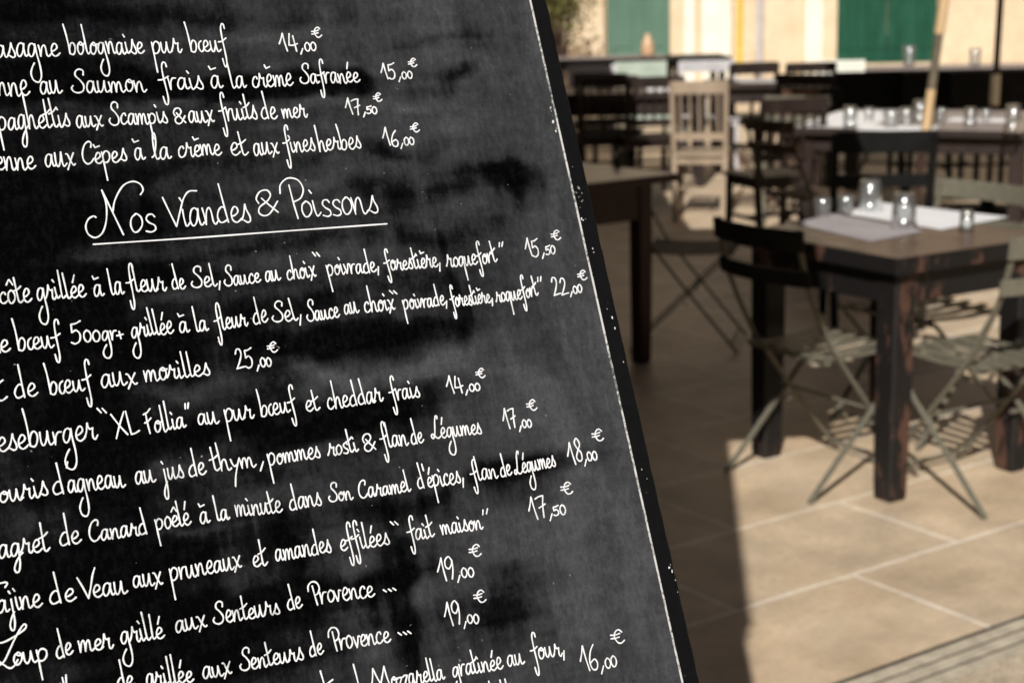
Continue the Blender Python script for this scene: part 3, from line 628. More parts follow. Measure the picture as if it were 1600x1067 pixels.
# ------------------------------------------------------------------ tables
def wood_table(c, rz, wx, wy, h, label, top_m, leg_m, leg=.085, apron=.10, thick=.045, over=.035, group=None, legs=True):
    e = empty('cafe_table', (c[0], c[1], 0), rz); tag(e, label, 'table', group)
    t = MB(); npl = max(3, int(wy/.15))
    for k in range(npl):
        y0 = -wy/2+wy*k/npl; t.box((random.uniform(-.002, .002), y0+wy/npl/2, h-thick/2+random.uniform(-.0006, .0006)), (wx, wy/npl-.0015, thick), bev=.004)
    tt = t.build('tabletop', top_m, e)
    eb = MB()
    for s in (-1, 1):
        eb.box((0, s*(wy/2+.004), h-thick/2-.002), (wx+.016, .008, thick+.002), bev=.002); eb.box((s*(wx/2+.004), 0, h-thick/2-.002), (.008, wy-.001, thick+.002), bev=.002)
    eb.build('edge_band', leg_m, tt)  # added dark boards: black paint, with the front edge's shade put in
    ax, ay = wx/2-over, wy/2-over
    a = MB()
    for s in (-1, 1):
        a.box((0, s*(ay-.02), h-thick-apron/2-.001), (2*ax-2*leg, .022, apron), bev=.002)
        a.box((s*(ax-.02), 0, h-thick-apron/2-.001), (.022, 2*ay-2*leg, apron), bev=.002)
    a.build('apron', leg_m, e)
    for sx in (-1, 1):
        for sy in (-1, 1):
            l = MB(); zt = h-thick-.001; x, y = sx*(ax-leg/2), sy*(ay-leg/2); b = leg*.44; q = leg/2; z0 = 0
            vs = []
            lv = [(0, b*.92), (.02, b), (.35, q*.97), (zt, q)]
            ch = .007
            for z, r in lv:
                ccx, ccy = x+sx*(q-r)*.0, y+sy*(q-r)*.0
                for (dx, dy) in ((1, 1), (-1, 1), (-1, -1), (1, -1)):
                    if dx*dy > 0: prs = [(dx*r, dy*(r-ch)), (dx*(r-ch), dy*r)]
                    else: prs = [(dx*(r-ch), dy*r), (dx*r, dy*(r-ch))]
                    vs += [(ccx+px, ccy+py, z) for px, py in prs]
            fs = []
            for i in range(len(lv)-1):
                for k in range(8): fs.append((i*8+k, i*8+(k+1) % 8, (i+1)*8+(k+1) % 8, (i+1)*8+k))
            fs += [tuple(range(8))[::-1], tuple(range(len(vs)-8, len(vs)))]
            l.add(vs, fs); l.build('leg', leg_m, e)
    return e
def thin_sheet(name, pts, z, material, label, cat, group=None, t=.0012):
    c = np.mean([p[:2] for p in pts], 0); mb = MB(); n = 10
    e_ = []
    P = [np.array(p[:2])-c for p in pts]
    vs = []; fs = []
    for j in range(n+1):
        for i in range(n+1):
            a, b = i/n, j/n; q = P[0]*(1-a)*(1-b)+P[1]*a*(1-b)+P[2]*a*b+P[3]*(1-a)*b
            ed = max(abs(a-.5), abs(b-.5))*2
            vs.append((q[0], q[1], t+.002*max(0, ed-.7)*random.random()))
    for j in range(n):
        for i in range(n): fs.append((j*(n+1)+i, j*(n+1)+i+1, (j+1)*(n+1)+i+1, (j+1)*(n+1)+i))
    mb.add(vs, fs, True); mb.add([(q[0], q[1], .0004) for q in P], [(3, 2, 1, 0)])
    o = mb.build(name, material); o.location = (float(c[0]), float(c[1]), float(z)); return tag(o, label, cat, group)
def glass_mb(r_top, r_bot, h, wall=.004, inverted=False):
    pr = [(0.0005, 0), (r_bot*.85, 0), (r_bot, .004), (r_bot*1.0+(r_top-r_bot)*.5, h*.5), (r_top, h-.001), (r_top-wall*.5, h), (r_top-wall, h-.001),
          (r_bot+(r_top-r_bot)*.5-wall, h*.5), (r_bot-wall, .016), (r_bot*.5, .012), (.0005, .012)]
    if inverted: pr = [(r, h-z) for r, z in pr]
    return MB().lathe(pr, 28)
def tumbler(p, z, label, r0=.042, r1=.033, h=.105, inverted=True, group='glasses set out on the tables'):
    o = glass_mb(r0, r1, h, inverted=inverted).build('tumbler', M['glass']); o.location = (float(p[0]), float(p[1]), z)
    return tag(o, label, 'glass', group)

# near table -------------------------------------------------------
tA_axis = np.array([.497, .305]); tA_axis /= np.linalg.norm(tA_axis); tA_rz = math.atan2(tA_axis[1], tA_axis[0])
tA_n = np.array([-tA_axis[1], tA_axis[0]])
legN = at(1390, 787)[:2]
TW, TD, TH = .70, .74, .785
cA = legN+tA_axis*(TW/2-.035)+tA_n*(TD/2-.035)-.0*tA_n
wood_table(cA, tA_rz, TW, TD, TH, 'worn black cafe table with a scuffed brown top, nearest to the chalkboard', M['table_top'], M['table_black'], .088, .105, .048, .03)
WP = [at(*p, TH) for p in ((1380, 318), (1576, 340), (1470, 360), (1310, 333))]
thin_sheet('placemat', WP, TH+.001, M['paper'], 'bright white paper placemat on the far side of the worn near table', 'placemat', 'paper placemats on the near table')
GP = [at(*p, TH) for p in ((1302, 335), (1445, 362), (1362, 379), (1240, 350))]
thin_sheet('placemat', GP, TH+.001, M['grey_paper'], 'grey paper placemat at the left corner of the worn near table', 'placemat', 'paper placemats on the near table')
g1 = at(1359, 331, TH); tumbler(g1, TH+.003, 'larger, farther one of the two big upturned tumblers on the near table', .047, .036, .112)
g2 = at(1412, 358, TH); tumbler(g2, TH+.003, 'upturned tumbler in the middle of the near table, closest to its black corner leg', .045, .034, .118)
for (px, py, rr, lb) in ((1285, 338, .031, 'small squat glass at the left end of the near table'), (1321, 334, .030, 'small squat glass beside the big upturned tumbler on the near table')):
    tumbler(at(px, py, TH), TH+.003, lb, rr, rr*.9, .062, False)
jar = empty('salt_shaker', (*at(1510, 362, TH)[:2], TH+.0015)); tag(jar, 'small glass salt shaker with a metal cap on the right of the near table', 'shaker')
glass_mb(.022, .026, .055, .003).build('jar', M['glass'], jar)
MB().lathe([(.0005, .012), (.021, .012), (.019, .036), (.0005, .036)], 16).build('salt', M['paper'], jar)
MB().lathe([(.0225, .052), (.0235, .054), (.022, .066), (.012, .071), (.0005, .072)], 20).build('cap', M['steel'], jar)

# ------------------------------------------------------------------ chairs
def bistro(c, rz, label, mt, group='folding metal bistro chairs', W=.40, rail_mt=None):
    """folding slatted chair; faces +y in its own frame."""
    e = empty('bistro_chair', (c[0], c[1], 0), rz); tag(e, label, 'chair', group)
    hw = W/2
    for s in (-1, 1):                                                # long rail: back top -> front foot
        mb = MB(); x = s*(hw-.012)
        pts = [(x, -.285, .87), (x, -.275, .80), (x, -.25, .70), (x, -.205, .60), (x, -.14, .48), (x, .02, .28), (x, .245, .008)]
        for a, b in zip(pts[:-1], pts[1:]):
            mb.bar(a, b, .008, .019, up=(1, 0, 0))
        mb.build('back_post', mt, e)
        mb = MB(); x = s*(hw+.004)                                   # short rail: seat front -> rear foot
        mb.bar((x, .20, .445), (x, -.235, .006), .008, .018, up=(1, 0, 0)); mb.build('leg', mt, e)
    for a, y, z, r_ in ((.01, .215, .045, .005), (.01, .03, .265, .005)):
        MB().tube([(-hw+a, y, z), (hw-a, y, z)], r_, 8).build('cross_bar', mt, e)
    mb = MB()                                                        # seat slats, front to back, slightly dished
    for k in range(6):
        x = -hw+.035+(W-.07)*k/5
        ys = [-.175, -.09, 0, .10, .175, .215]; zs = [.452, .446, .443, .447, .452, .440]
        for i in range(5): mb.bar((x, ys[i], zs[i]), (x, ys[i+1], zs[i+1]), .036, .008, up=(1, 0, 0)) if False else mb.bar((x, ys[i], zs[i]), (x, ys[i+1], zs[i+1]),   .008, .030, up=(1, 0, 0))
    mb.bar((-hw+.015, -.15, .437), (hw-.015, -.15, .437), .02, .012); mb.bar((-hw+.015, .185, .437), (hw-.015, .185, .437), .02, .012)
    mb.build('seat', mt, e)
    for zc, yc, hh in ((.835, -.282, .066), (.715, -.255, .050)):
        mb = MB(); n = 10; P = []
        for i in range(n+1):
            x = -hw-.012+(W+.024)*i/n; cv = -.035*(1-(2*i/n-1)**2)
            P.append((x, yc+cv-.004, zc))
        vs = []; fs = []
        for p in P:
            for dy, dz in ((-.004, -hh/2), (-.004, hh/2), (.004, hh/2), (.004, -hh/2)): vs.append((p[0], p[1]+dy-dz*.12, p[2]+dz))
        for i in range(n):
            for k in range(4): fs.append((i*4+k, (i+1)*4+k, (i+1)*4+(k+1) % 4, i*4+(k+1) % 4))
        fs += [(0, 1, 2, 3), (n*4+3, n*4+2, n*4+1, n*4)]
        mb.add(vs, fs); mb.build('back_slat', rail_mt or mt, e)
    for s in (-1, 1): MB().tube([(s*(hw+.012), .015, .225), (s*(hw-.022), .015, .225)], .008, 8).build('pivot_bolt', M['steel'], e)
    return e
def wooden_chair(c, rz, label, mt, style='slats', group=None, W=.42, back=.92, name='wooden_chair'):
    """dining chair facing +y."""
    e = empty(name, (c[0], c[1], 0), rz); tag(e, label, 'chair', group)
    hw = W/2
    mb = MB(); mb.box((0, .01, .452), (W, .42, .022), bev=.006); mb.build('seat', mt, e)
    mb = MB()
    for s in (-1, 1): mb.box((s*(hw-.035), .01, .413), (.018, .34, .05)); 
    mb.box((0, .175, .413), (W-.09, .018, .05)); mb.box((0, -.165, .413), (W-.09, .018, .05)); mb.build('seat_frame', mt, e)
    for s in (-1, 1):
        l = MB(); l.bar((s*(hw-.03), .185, 0), (s*(hw-.03), .18, .44), .034, .034, up=(1, 0, 0), bev=.003); l.build('leg', mt, e)
        l = MB(); l.bar((s*(hw-.035), -.225, 0), (s*(hw-.02), -.185, .45), .034, .036, up=(1, 0, 0), bev=.003)
        l.bar((s*(hw-.02), -.187, .44), (s*(hw-.012), -.275, back), .030, .034, up=(1, 0, 0), bev=.003); l.build('leg', mt, e)
    mb = MB()
    def yz(z): return -.187-(z-.44)*(.088/(back-.44))
    if style == 'slats':
        mb.box((0, yz(back-.03), back-.035), (W-.03, .022, .085), bev=.004); mb.box((0, yz(.58), .58), (W-.06, .018, .05), bev=.003)
        for k in range(5):
            x = -(W-.14)/2+(W-.14)*k/4; mb.bar((x, yz(.60), .60), (x, yz(back-.07), back-.075), .025, .012, up=(1, 0, 0))
    elif style == 'rails':
        mb.box((0, yz(back-.03), back-.04), (W-.03, .022, .10), bev=.004); mb.box((0, yz(.70), .70), (W-.06, .018, .06), bev=.003)
        mb.bar((0, yz(.5), .46), (0, yz(.70), .68), .05, .014, up=(1, 0, 0))
    else:
        mb.box((0, yz(back-.13), back-.15), (W-.04, .02, .30), bev=.01)
    mb.build('backrest', mt, e)
    mb = MB()
    for s in (-1, 1): mb.bar((s*(hw-.035), .17, .20), (s*(hw-.035), -.21, .20), .02, .02)
    mb.bar((-(hw-.04), -.02, .203), (hw-.04, -.02, .203), .018, .018); mb.build('stretcher', mt, e)
    return e

rzA = tA_rz
# chair at the table's near-left side, facing along tA_axis
rf = (at(1250, 787)[:2]+at(1148, 740)[:2])/2
c1 = rf+tA_axis*.235
bistro(c1, rzA-math.pi/2, 'olive folding bistro chair with back slats darkened as shade, left of the near table', M['olive'], W=.40, rail_mt=M['black_metal'])  # black on the back slats stands in for shade on the chair back
rf2 = at(1541, 812)[:2]; c2 = rf2+tA_n*.235+tA_axis*.20
bistro(c2, rzA, 'olive folding bistro chair right of the near table, cut by the photo edge', M['olive'], W=.40)
c3t = at(1530, 296, .85)[:2]; c3 = c3t-tA_axis*.25*1.0
bistro(c3, rzA+math.pi/2, 'olive folding bistro chair on the far right side of the near table', M['olive'], W=.46)

# left dark table, in shade -----------------------------------------
aB = np.array([-.80, -.60]); bB = np.array([-.60, .80]); cornB = np.array([.71, 6.74])
cB = cornB+aB*.36+bB*.36
rB = math.atan2(-aB[1], -aB[0])
wood_table(cB, rB, .72, .72, .82, 'dark red brown wooden table standing behind the chalkboard edge', M['red_top'], M['red_wood'], .075, .16, .03, .07)
wooden_chair(cB+np.array([-.10, .16]), rB+math.pi, 'dark brown slat-back wooden chair pushed under the red brown table', M['red_wood'], 'slats', 'dark wooden chairs')
bistro((.80, 7.10), R(-104), 'dark folding chair between the red brown table and the near table', M['black_metal'])

# middle table with white cloth and parasol pole --------------------
g_l = at(1232, 199, .75)[:2]; aG = np.array([.907, -.42]); bG = np.array([.42, .907])
cG = g_l+aG*.70+bG*.72
rG = math.atan2(aG[1], aG[0])
wood_table(cG, rG, 1.40, 1.44, .75, 'large brown table with a white cloth and a pine parasol pole through it', M['grey_top'], M['dark_wood'], .08, .10, .04, .05)
cl = [g_l+aG*.02+bG*.02, g_l+aG*.46+bG*.02, g_l+aG*.46+bG*1.42, g_l+aG*.02+bG*1.42]
thin_sheet('table_runner', cl, .751, M['paper'], 'white paper runner across the left end of the parasol pole table', 'table runner')
q0 = at(1560, 190, .75)[:2]
thin_sheet('placemat', [q0-aG*.30-bG*.10, q0+aG*.05-bG*.10, q0+aG*.05+bG*.2, q0-aG*.30+bG*.2], .751, M['paper'], 'small white placemat at the right of the parasol pole table', 'placemat')
q1 = at(1405, 202, .75)[:2]
thin_sheet('placemat', [q1-aG*.22-bG*.16, q1+aG*.20-bG*.16, q1+aG*.20+bG*.2, q1-aG*.22+bG*.2], .7525, M['paper'], 'white placemat between the runner and the pine parasol pole', 'placemat')
GLS = [(1328, 200, 'upturned tumbler on the white runner, left of the pine pole'), (1392, 200, 'tall upturned tumbler left of the pine pole, nearest its own bright reflection'), (1416, 196, 'tumbler just left of the pine pole on the middle table'), (1358, 190, 'small glass on the runner behind the upturned tumbler'),
       (1437, 192, 'tumbler standing behind the pine pole'), (1470, 193, 'small glass just right of the pine pole'), (1516, 198, 'round upturned tumbler on the right placemat of the middle table'), (1540, 190, 'narrow glass beside the round upturned tumbler'), (1582, 208, 'tumbler at the right photo edge on the middle table')]
for k, (px, py, lb) in enumerate(GLS):
    sm_ = k in (3, 5, 7)
    tumbler(at(px, py, .75), .7545, lb, (.046 if not sm_ else .03)*(.85+.3*random.random()), .036 if not sm_ else .026, (.125 if not sm_ else .085)*(.75+.5*random.random()), not sm_ and k != 1)

def parasol(base, label, z_can, sx, sy, rz, sections, lean=(0, 0), r=.024, canopy_off=(0, 0), polys=None, group='cafe parasols'):
    e = empty('parasol', (base[0], base[1], 0), rz); tag(e, label, 'parasol', group)
    cr, sr = math.cos(-rz), math.sin(-rz)
    for (z0, z1, mt, rr) in sections:
        mb = MB(); mb.tube([(lean[0]*z0, lean[1]*z0, z0), (lean[0]*z1, lean[1]*z1, z1)], rr, 14); mb.build('pole', mt, e)
    mb = MB(); mb.lathe([(.0005, 0), (.25, 0), (.25, .05), (.24, .06), (.05, .07), (.045, .22), (.03, .22)], 24); mb.build('base', M['black_wood'], e)
    top = (canopy_off[0], canopy_off[1], z_can+.5)
    cs = polys or [(-sx/2, -sy/2), (sx/2, -sy/2), (sx/2, sy/2), (-sx/2, sy/2)]
    mb = MB(); vs = [top]+[(x+canopy_off[0], y+canopy_off[1], z_can) for x, y in cs]; n = len(cs)
    vs += [(x+canopy_off[0], y+canopy_off[1], z_can-.18) for x, y in cs]
    fs = [(0, 1+i, 1+(i+1) % n) for i in range(n)]+[(1+i, 1+n+i, 1+n+(i+1) % n, 1+(i+1) % n) for i in range(n)]
    mb.add(vs, fs); mb.build('canopy', M['canopy'], e)
    for i in range(n):
        mb = MB(); mb.bar((top[0], top[1], top[2]-.03), (vs[1+i][0], vs[1+i][1], z_can-.015), .02, .014); mb.build('rib', M['light_wood'], e)
    return e
pg = at(1446, 207, .75)[:2]; ptop = at(1475, 0, 0)
dpt = ray(1475, 0); kk = (pg[1])/dpt[1]; P_top = CAM+dpt*kk; lx = (P_top[0]-pg[0])/(P_top[2]-.75)
pbase = pg-np.array([lx, 0])*.75
parasol(pbase, 'parasol with a pine pole and bronze joint rising through the middle table', 3.0, 2.6, 2.6, 0,
        [(.0, .74, M['dark_pole'], .024), (.735, .99, M['pole_wood'], .026), (.985, 1.30, M['brass'], .024), (1.295, 3.48, M['pole_wood'], .030)], (lx, 0), canopy_off=(lx*3, 0))
p2 = at(1556, 186, .75)[:2]+np.array([0.35, 1.6])*0; d2 = ray(1557, 100); kk = 10.9/d2[1]; q2 = CAM+d2*kk
parasol((q2[0]-.02, q2[1]), 'parasol with a slim dark pole at the right, behind the middle table', 3.0, 2.4, 2.4, 0,
        [(0, .76, M['dark_pole'], .02), (.755, .96, M['candle'], .032), (.955, 3.48, M['dark_pole'], .022)], (.02, 0))
# unseen parasols, canopies cut to shade the terrace; their poles stand behind the board
ZC = 2.42
def shade_xy(px, py, z=0.0, zc=ZC):                                  # canopy point that shades a surveyed point
    q = at(px, py, z); return q[:2]-LH*(zc-z)
A_ = shade_xy(1165, 1067, 0, ZC-.18); B_ = shade_xy(1125, 690, 0, ZC-.18)
dAB = (B_-A_)/np.linalg.norm(B_-A_); nAB = np.array([-dAB[1], dAB[0]])  # to the left
near = A_+dAB*(.13)
b1 = (near+B_)/2+nAB*.85  # canopy edge set from the ground shadow, widened left to block sky
parasol(b1, 'unseen taupe parasol added left of the chalkboard to shade the paving', ZC, 0, 0, 0, [(0, ZC+.48, M['pole_wood'], .024)],
        polys=[tuple(p-b1) for p in (near+nAB*3.4, near, B_, B_+nAB*3.4)])
OFF = LH*(ZC-.18-TH)
cr_ = np.array([.88, 4.2])-OFF; k1 = np.array([1.03, 5.96])-OFF; k2 = np.array([1.60, 6.02])-OFF; far_ = np.array([1.52, 9.25])-OFF  # canopy outline notched so its shade misses the near table top
lf0 = B_+nAB*4.6; lf1 = far_+np.array([-5.6, .1])
b2 = (B_+far_+lf0+lf1)/4
parasol(b2, 'large unseen taupe parasol behind the chalkboard, cut to shade the red brown table', ZC, 0, 0, 0, [(0, ZC+.48, M['pole_wood'], .026)],
        polys=[tuple(p-b2) for p in (lf0, B_, np.array([cr_[0], B_[1]+.05]), k1, k2, far_, lf1)])

c3p = np.array([-.68, 11.3])  # added unseen, sized for the shade it throws
parasol(c3p, 'unseen taupe parasol added at the back left to shade the long dark table', ZC, 2.2, 9.6, 0, [(0, ZC+.48, M['pole_wood'], .026)])
# black chair in front of the middle table -------------------------
h0 = at(1385, 208, .92)[:2]
wooden_chair(h0+np.array([.01, .26]), R(-4), 'black wooden chair with its back to us in front of the pine parasol pole', M['black_wood'], 'rails', 'dark wooden chairs', W=.47)
f0 = at(1243, 154, .85)[:2]
bistro(f0+np.array([.05, .28]), R(-8), 'olive folding chair at the left end of the middle table, by the pale wooden chair', M['olive'], W=.40)
s0 = at(1262, 300, .45)[:2]
bistro(s0, R(-60), 'dull brown folding chair in front of the middle table runner', M['olive_dark'], W=.40)
r0 = at(1195, 335, 0)[:2]
bistro(r0+np.array([.1, .25]), R(35), 'rusty brown folding chair between the pale wooden chair and the middle table', M['rust'], W=.40)
# pale slat-back chair ---------------------------------------------
d0 = (at(1142, 344)[:2]+at(1088, 350)[:2])/2
wooden_chair(d0+np.array([-.05, .26]), R(-12), 'pale natural wood slat-back chair with its back to us', M['light_wood'], 'slats', 'wooden chairs', W=.39, back=.95)

# far left long tables ---------------------------------------------
l0 = at(1000, 146, .76)[:2]
tE = wood_table(l0+np.array([-.05, .42]), R(-4), 1.30, .80, .76, 'dark long table with white paper behind the pale wooden chair, left one', M['red_wood'], M['dark_wood'], .08, .14, .04, .05)
l1 = at(1170, 132, .76)[:2]
wood_table(l1+np.array([.25, .40]), R(-4), 1.1, .80, .76, 'dark long table with white paper under the yellow banner', M['red_wood'], M['dark_wood'], .08, .12, .04, .05)
def quad(px0, px1, py, dy, z): return [at(px0, py, z)[:2], at(px1, py-1, z)[:2], at(px1, py-1, z)[:2]+np.array([0, dy]), at(px0, py, z)[:2]+np.array([0, dy])]
thin_sheet('table_runner', quad(1012, 1098, 144, .42, .76), .7615, M['paper'], 'white paper runner on the far left dark table', 'table runner')
thin_sheet('table_runner', quad(1158, 1232, 130, .45, .76), .7615, M['paper'], 'white paper runner on the table under the yellow banner', 'table runner')
tumbler(at(938, 140, .76), .7615, 'bright tumbler on the far left dark table next to the chalkboard edge', .05, .04, .11)
tumbler(at(952, 139, .76), .7615, 'second tumbler on the far left dark table, right of the brightest one', .04, .032, .09)
wooden_chair(l0+np.array([-.30, -.22]), R(6), 'dark brown chair drawn up to the far left dark table', M['dark_wood'], 'slats', 'dark wooden chairs', W=.44)
wooden_chair(l0+np.array([-.32, 1.15]), R(176), 'pale grey chair behind the far left table, by the bright tumbler', M['grey_chair'], 'panel', 'pale chairs at the back', W=.42, name='metal_chair')
wooden_chair(l0+np.array([.18, 1.6]), R(184), 'pale green chair behind the far left table', M['mint_chair'], 'panel', 'pale chairs at the back', W=.46, name='metal_chair')
wooden_chair(l0+np.array([.72, 1.35]), R(178), 'pale grey rail-back chair behind the white runner of the far left table', M['grey_chair'], 'rails', 'pale chairs at the back', W=.50, name='metal_chair')

# farthest tables ----------------------------------------------------
j0 = at(945, 92, .76)[:2]
wood_table(j0+np.array([0, .4]), R(2), 1.5, .8, .76, 'dark table in front of the sage green door', M['grey_top'], M['black_wood'], .08, .10, .04, .05)
wood_table(at(1066, 90, .76)[:2]+np.array([.2, .4]), R(2), .7, .8, .76, 'small black table right of the sage green door', M['black_wood'], M['black_wood'], .07, .10, .04, .05)
jr = MB().lathe([(.0005, 0), (.07, 0), (.085, .03), (.07, .16), (.035, .22), (.03, .26), (.0005, .26)], 20).build('clay_jug', M['orange']); jq = at(1012, 88, .76); jr.location = (float(jq[0]), float(jq[1]), .762)
tag(jr, 'amber jug standing on the dark table before the sage green door', 'jug')
i0 = at(1455, 109, .76)[:2]
wood_table(i0+np.array([.25, .45]), R(-3), 1.75, .9, .76, 'dark table before the dark green shutters', M['grey_top'], M['black_wood'], .08, .14, .04, .05)
tumbler(at(1420, 104, .76), .7615, 'tall tumbler on the dark table before the dark green shutters', .06, .05, .20, False)
tumbler(at(1523, 104, .76), .7615, 'tumbler on the dark table right of the slim pole and shutters', .055, .045, .17, False)
for k, (px, lb) in enumerate(((1372, 'black chair in front of the dark table, left of the two below the shutters'), (1475, 'black chair in front of the dark table, right of the pine pole'), (1545, 'black chair behind the middle table, right of the slim dark pole'))):
    b_ = at(px, 112, .92)[:2]; wooden_chair(b_+np.array([0, .25]), R(-3+4*k), lb, M['black_wood'], 'panel', 'black chairs at the dark table', W=.62)
w0 = at(1310, 95, .86)[:2]
wooden_chair(w0+np.array([.0, -.2]), R(170), 'off white chair left of the dark table and the green shutters', M['white_plastic'], 'panel', 'pale chairs at the back', W=.42, back=.86, name='painted_chair')
wooden_chair(at(1250, 108, .86)[:2], R(10), 'dark wooden chair left of the off white chair', M['dark_wood'], 'slats', 'dark wooden chairs', W=.44)

# ------------------------------------------------------------------ the building behind
FY = 25.0
def fx(px, y=FY): d = ray(px, 40); return (d*(y/d[1]))[0]
def stone_mat():
    m_, t, p = mat('cream limestone wall'); v = coords(t)
    n = noise(t, v, 1.6, 5, .6); n2 = noise(t, v, 12, 4)
    c = ramp(t, n, [(.3, (.58, .45, .30)), (.7, (.74, .61, .44))]); c = mix(t, .5, c, ramp(t, n2, [(.3, (.8, .8, .8)), (.7, (1.06, 1.06, 1.06))]), 'MULTIPLY')
    t.links.new(c, p.inputs['Base Color']); p.inputs['Roughness'].default_value = .85; bump(t, p, n2, .4, .01); return m_
ST = stone_mat(); ST2 = mottled('pale limewash', (.74, .68, .56), (.84, .79, .68), 3, .8, .2)
bld = empty('stone_building', (fx(1250), FY, 0)); tag(bld, 'sunlit cream stone building with green shutters and a sage green door at the back', 'building')
bx = fx(1250)
# openings as gaps: wall pieces between door, window and sky
def wall_piece(mb, x0, x1, z0, z1, y=0.0, d=.5): mb.box(((x0+x1)/2-bx, y+d/2, (z0+z1)/2), (x1-x0, d, z1-z0))
D0, D1, S0, S1 = fx(948), fx(1047), fx(1308), fx(1464)
SZ0, SZ1 = .34, 2.3
mb = MB()
wall_piece(mb, -7.5, D0, 0, 16); wall_piece(mb, D1, S0, 0, 16); wall_piece(mb, S1, 11, 0, 16)
wall_piece(mb, D0, D1, 2.3, 16); wall_piece(mb, S0, S1, SZ1, 16); wall_piece(mb, S0, S1, 0, SZ0)
mb.build('wall', ST, bld)
mb = MB(); mb.box(((fx(1094)+fx(1140))/2-bx, -.10, 7.9), (fx(1140)-fx(1094), .197, 15.8), bev=.01); mb.build('pilaster', ST2, bld)
mb = MB(); mb.box(((fx(905)+fx(945))/2-bx, -.08, 7.9), (fx(944)-fx(908), .157, 15.8), bev=.01); mb.build('pilaster', ST, bld)
mb = MB(); mb.box(((fx(1256)+fx(1284))/2-bx, -.06, 7.9), (fx(1284)-fx(1256), .117, 15.8), bev=.01); mb.build('pilaster', ST2, bld)
DG_ = mottled('faded sage green paint', (.080, .150, .112), (.108, .19, .145), 4, .6, .15, (1, 1, .3)); SG = mottled('dark green shutter paint', (.010, .056, .034), (.018, .082, .050), 5, .6, .1, (1, 1, .3))
mb = MB(); mb.box(((D0+D1)/2-bx, .10, 1.15), (D1-D0-.01, .06, 2.3-.01), bev=.01)
for s in (-.25, .25): mb.box(((D0+D1)/2-bx+s*(D1-D0), .062, 1.3), ((D1-D0)*.34, .02, 1.3), bev=.01)
mb.build('door', DG_, bld)
for k in range(2):
    x0 = S0+(S1-S0)*k/2; x1 = S0+(S1-S0)*(k+1)/2
    mb = MB(); wdt = (x1-x0)-.012; cx_ = (x0+x1)/2-bx
    mb.box((cx_, .03, (SZ0+SZ1)/2), (wdt, .03, SZ1-SZ0-.01), bev=.004)
    mb.box((cx_, -.002, SZ0+.08), (wdt, .03, .14), bev=.004)
    for q in range(5): mb.box((cx_-wdt/2+wdt*(q+.5)/5, .008, (SZ0+.2+SZ1)/2), (wdt/5-.012, .02, SZ1-SZ0-.25), bev=.003)
    mb.build('shutter', SG, bld)
mb = MB(); mb.box(((S0+S1)/2-bx, -.06, SZ0-.06), (S1-S0+.2, .30, .10), bev=.01); mb.build('sill', ST, bld)
mb = MB(); mb.tube([(fx(1186)-bx, -.08, 0), (fx(1186)-bx, -.08, 15.9)], .055, 12); mb.build('drainpipe', M['grey_chair'], bld)
mb = MB(); mb.box((fx(1076)-bx, -.055, 1.2), (.16, .10, 2.4), bev=.01); mb.build('door_frame', M['white_plastic'], bld)
# yellow banner on a stand in front of the wall
yb = empty('yellow_banner', (fx(1156, 22), 22, 0)); tag(yb, 'narrow yellow upright banner in front of the pale pilaster', 'banner')
mb = MB(); n = 12; vs = []; fs = []
for i in range(n+1):
    z = .38+2.02*i/n; sw = .012*math.sin(i*.9)
    for x, y in ((-.05, 0), (.05, .006), (.05, .016), (-.05, .01)): vs.append((x, y+sw, z))
for i in range(n):
    for k in range(4): fs.append((i*4+k, i*4+(k+1) % 4, (i+1)*4+(k+1) % 4, (i+1)*4+k))
mb.add(vs, fs+[(3, 2, 1, 0), (n*4, n*4+1, n*4+2, n*4+3)]); mb.build('cloth', M['yellow'], yb)
mb = MB(); mb.tube([(0, .03, 0), (0, .03, 2.45)], .012, 10); mb.lathe([(.0005, 0), (.16, 0), (.15, .03), (.0005, .035)], 20); mb.build('stand', M['grey_chair'], yb)
# shrub at the far left
def shrub(x, y, h, label):
    e = empty('leafy_shrub', (x, y, 0)); tag(e, label, 'shrub')
    mb = MB()
    limbs = []
    for k in range(9):
        a = random.uniform(0, 6.28); tip = Vector((math.cos(a)*random.uniform(.2, .6), math.sin(a)*random.uniform(.2, .6), random.uniform(.6, 1)*h))
        mid = Vector((tip.x*.4, tip.y*.4, tip.z*.5)); mb.tube([(0, 0, 0), mid, tip], [.03, .018, .006], 6); limbs.append((mid, tip))
    mb.build('trunk', M['dark_pole'], e)
    lf = MB()
    for k in range(2600):
        mid, tip = random.choice(limbs); c = mid.lerp(tip, random.uniform(.1, 1.1))+Vector((random.gauss(0, .17), random.gauss(0, .17), random.gauss(0, .15)))
        if c.z < .35: continue
        d = Vector((random.gauss(0, 1), random.gauss(0, 1), random.gauss(0, .7))).normalized(); s = d.cross(Vector((random.gauss(0, 1), random.gauss(0, 1), random.gauss(0, 1)))).normalized()
        L, w_ = random.uniform(.05, .10), random.uniform(.018, .035)
        lf.add([c, c+d*L*.5+s*w_, c+d*L, c+d*L*.5-s*w_], [(0, 1, 2, 3)])
    lf.build('foliage', mottled('olive green leaves', (.07, .075, .018), (.17, .16, .05), 6, .6, .3), e)
    return e
shrub(fx(876, 22.5), 22.5, 2.3, 'loose olive green shrub at the wall, half hidden by the chalkboard top')

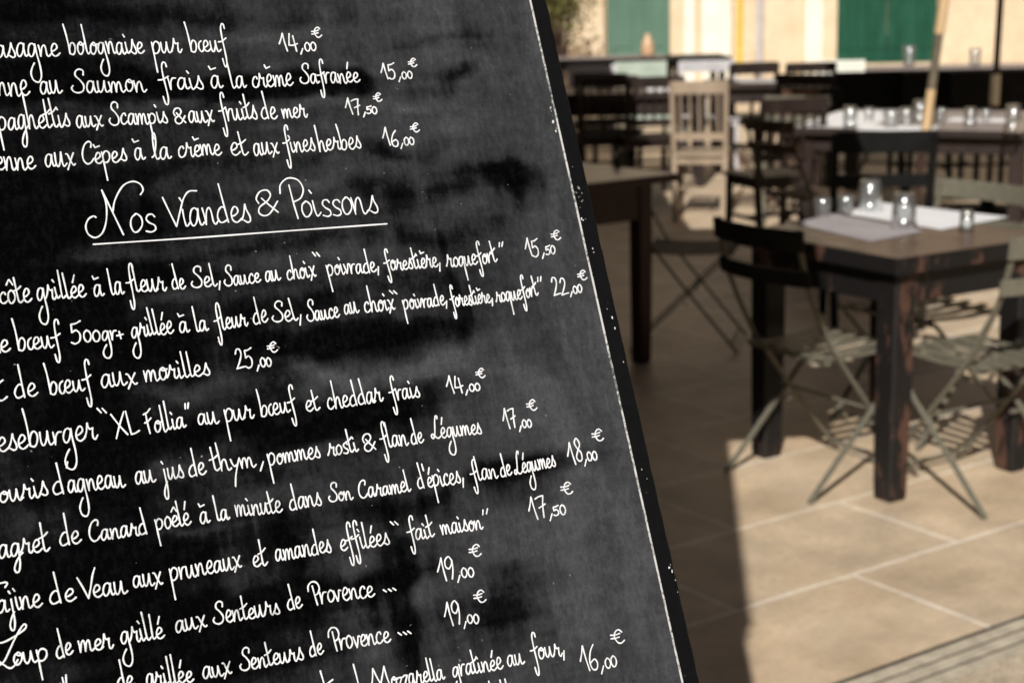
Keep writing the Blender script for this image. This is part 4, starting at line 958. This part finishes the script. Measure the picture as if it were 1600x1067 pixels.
# unseen houses added at the sides and behind the viewer to block sky light
def house(name, c, wx, wy, h, rz, label, wm):
    e = empty(name, (c[0], c[1], 0), rz); tag(e, label, 'building')
    mb = MB(); mb.box((0, wy/2, h/2), (wx, wy, h)); mb.build('wall', wm, e)
    mb = MB(); mb.box((0, -.12, h-.15), (wx+.2, .235, .3), bev=.02); mb.build('cornice', ST2, e)
    n = int(wx/3.2)
    for i in range(n):
        x = -wx/2+wx*(i+.5)/n
        for z in (1.2, 4.4, 7.4):
            if z+1.8 > h: continue
            w_ = MB(); w_.box((x, -.012, z+.85), (1.0, .02, 1.7)); wo = w_.build('window', M['dark_wood'], e)
            for s in (-1, 1): MB().box((x+s*.76, -.03, z+.85), (.48, .05, 1.7), bev=.008).build('shutter', SG, wo)
DK = mottled('dark brown render', (.085, .065, .05), (.13, .10, .078), 2, .9, .1)  # dark wall colour keeps light thrown back by the houses low
house('added_house', (-7.5, 5), 44, 6, 16, R(-90)+math.pi, 'tall unseen brown house added on the left to block sky light', DK)
house('added_house', (11, 5), 44, 6, 16, R(-90), 'tall unseen brown house added on the right to block sky light', DK)
house('added_house', (2, -17), 30, 6, 11, math.pi, 'unseen brown house added behind the viewer to block sky light', DK)
for (px, py, rz_, lb, mk, st) in ((1010, 205, 10, 'dark brown chair under the far left dark table, nearest the pale wooden chair', 'dark_wood', 'slats'), (955, 196, -20, 'dark rail-back chair under the far left table beside the chalkboard edge', 'dark_wood', 'rails'),
                              (1205, 260, 20, 'dark brown slat-back chair right of the pale wooden chair', 'dark_wood', 'slats')):
    q = at(px, py, .5)[:2]; wooden_chair(q, R(rz_), lb, M[mk], st, 'dark wooden chairs', W=.44)

for (px, py, rz_, lb) in ((1170, 325, 70, 'thin black folding chair just right of the pale wooden chair legs'), (1300, 322, -40, 'thin black folding chair behind the near table glasses')):
    q = at(px, py, 0)[:2]; bistro(q, R(rz_), lb, M['black_metal'], W=.40)

q = at(1272, 318, 0)[:2]; wooden_chair(q+np.array([.1, .5]), R(-30), 'dark wooden chair behind the near table glasses, before the white runner', M['dark_wood'], 'slats', 'dark wooden chairs', W=.44)
q = at(1160, 262, 0)[:2]; wooden_chair(q, R(12), 'dark rail-back chair right behind the pale wooden chair', M['dark_wood'], 'rails', 'dark wooden chairs', W=.44)
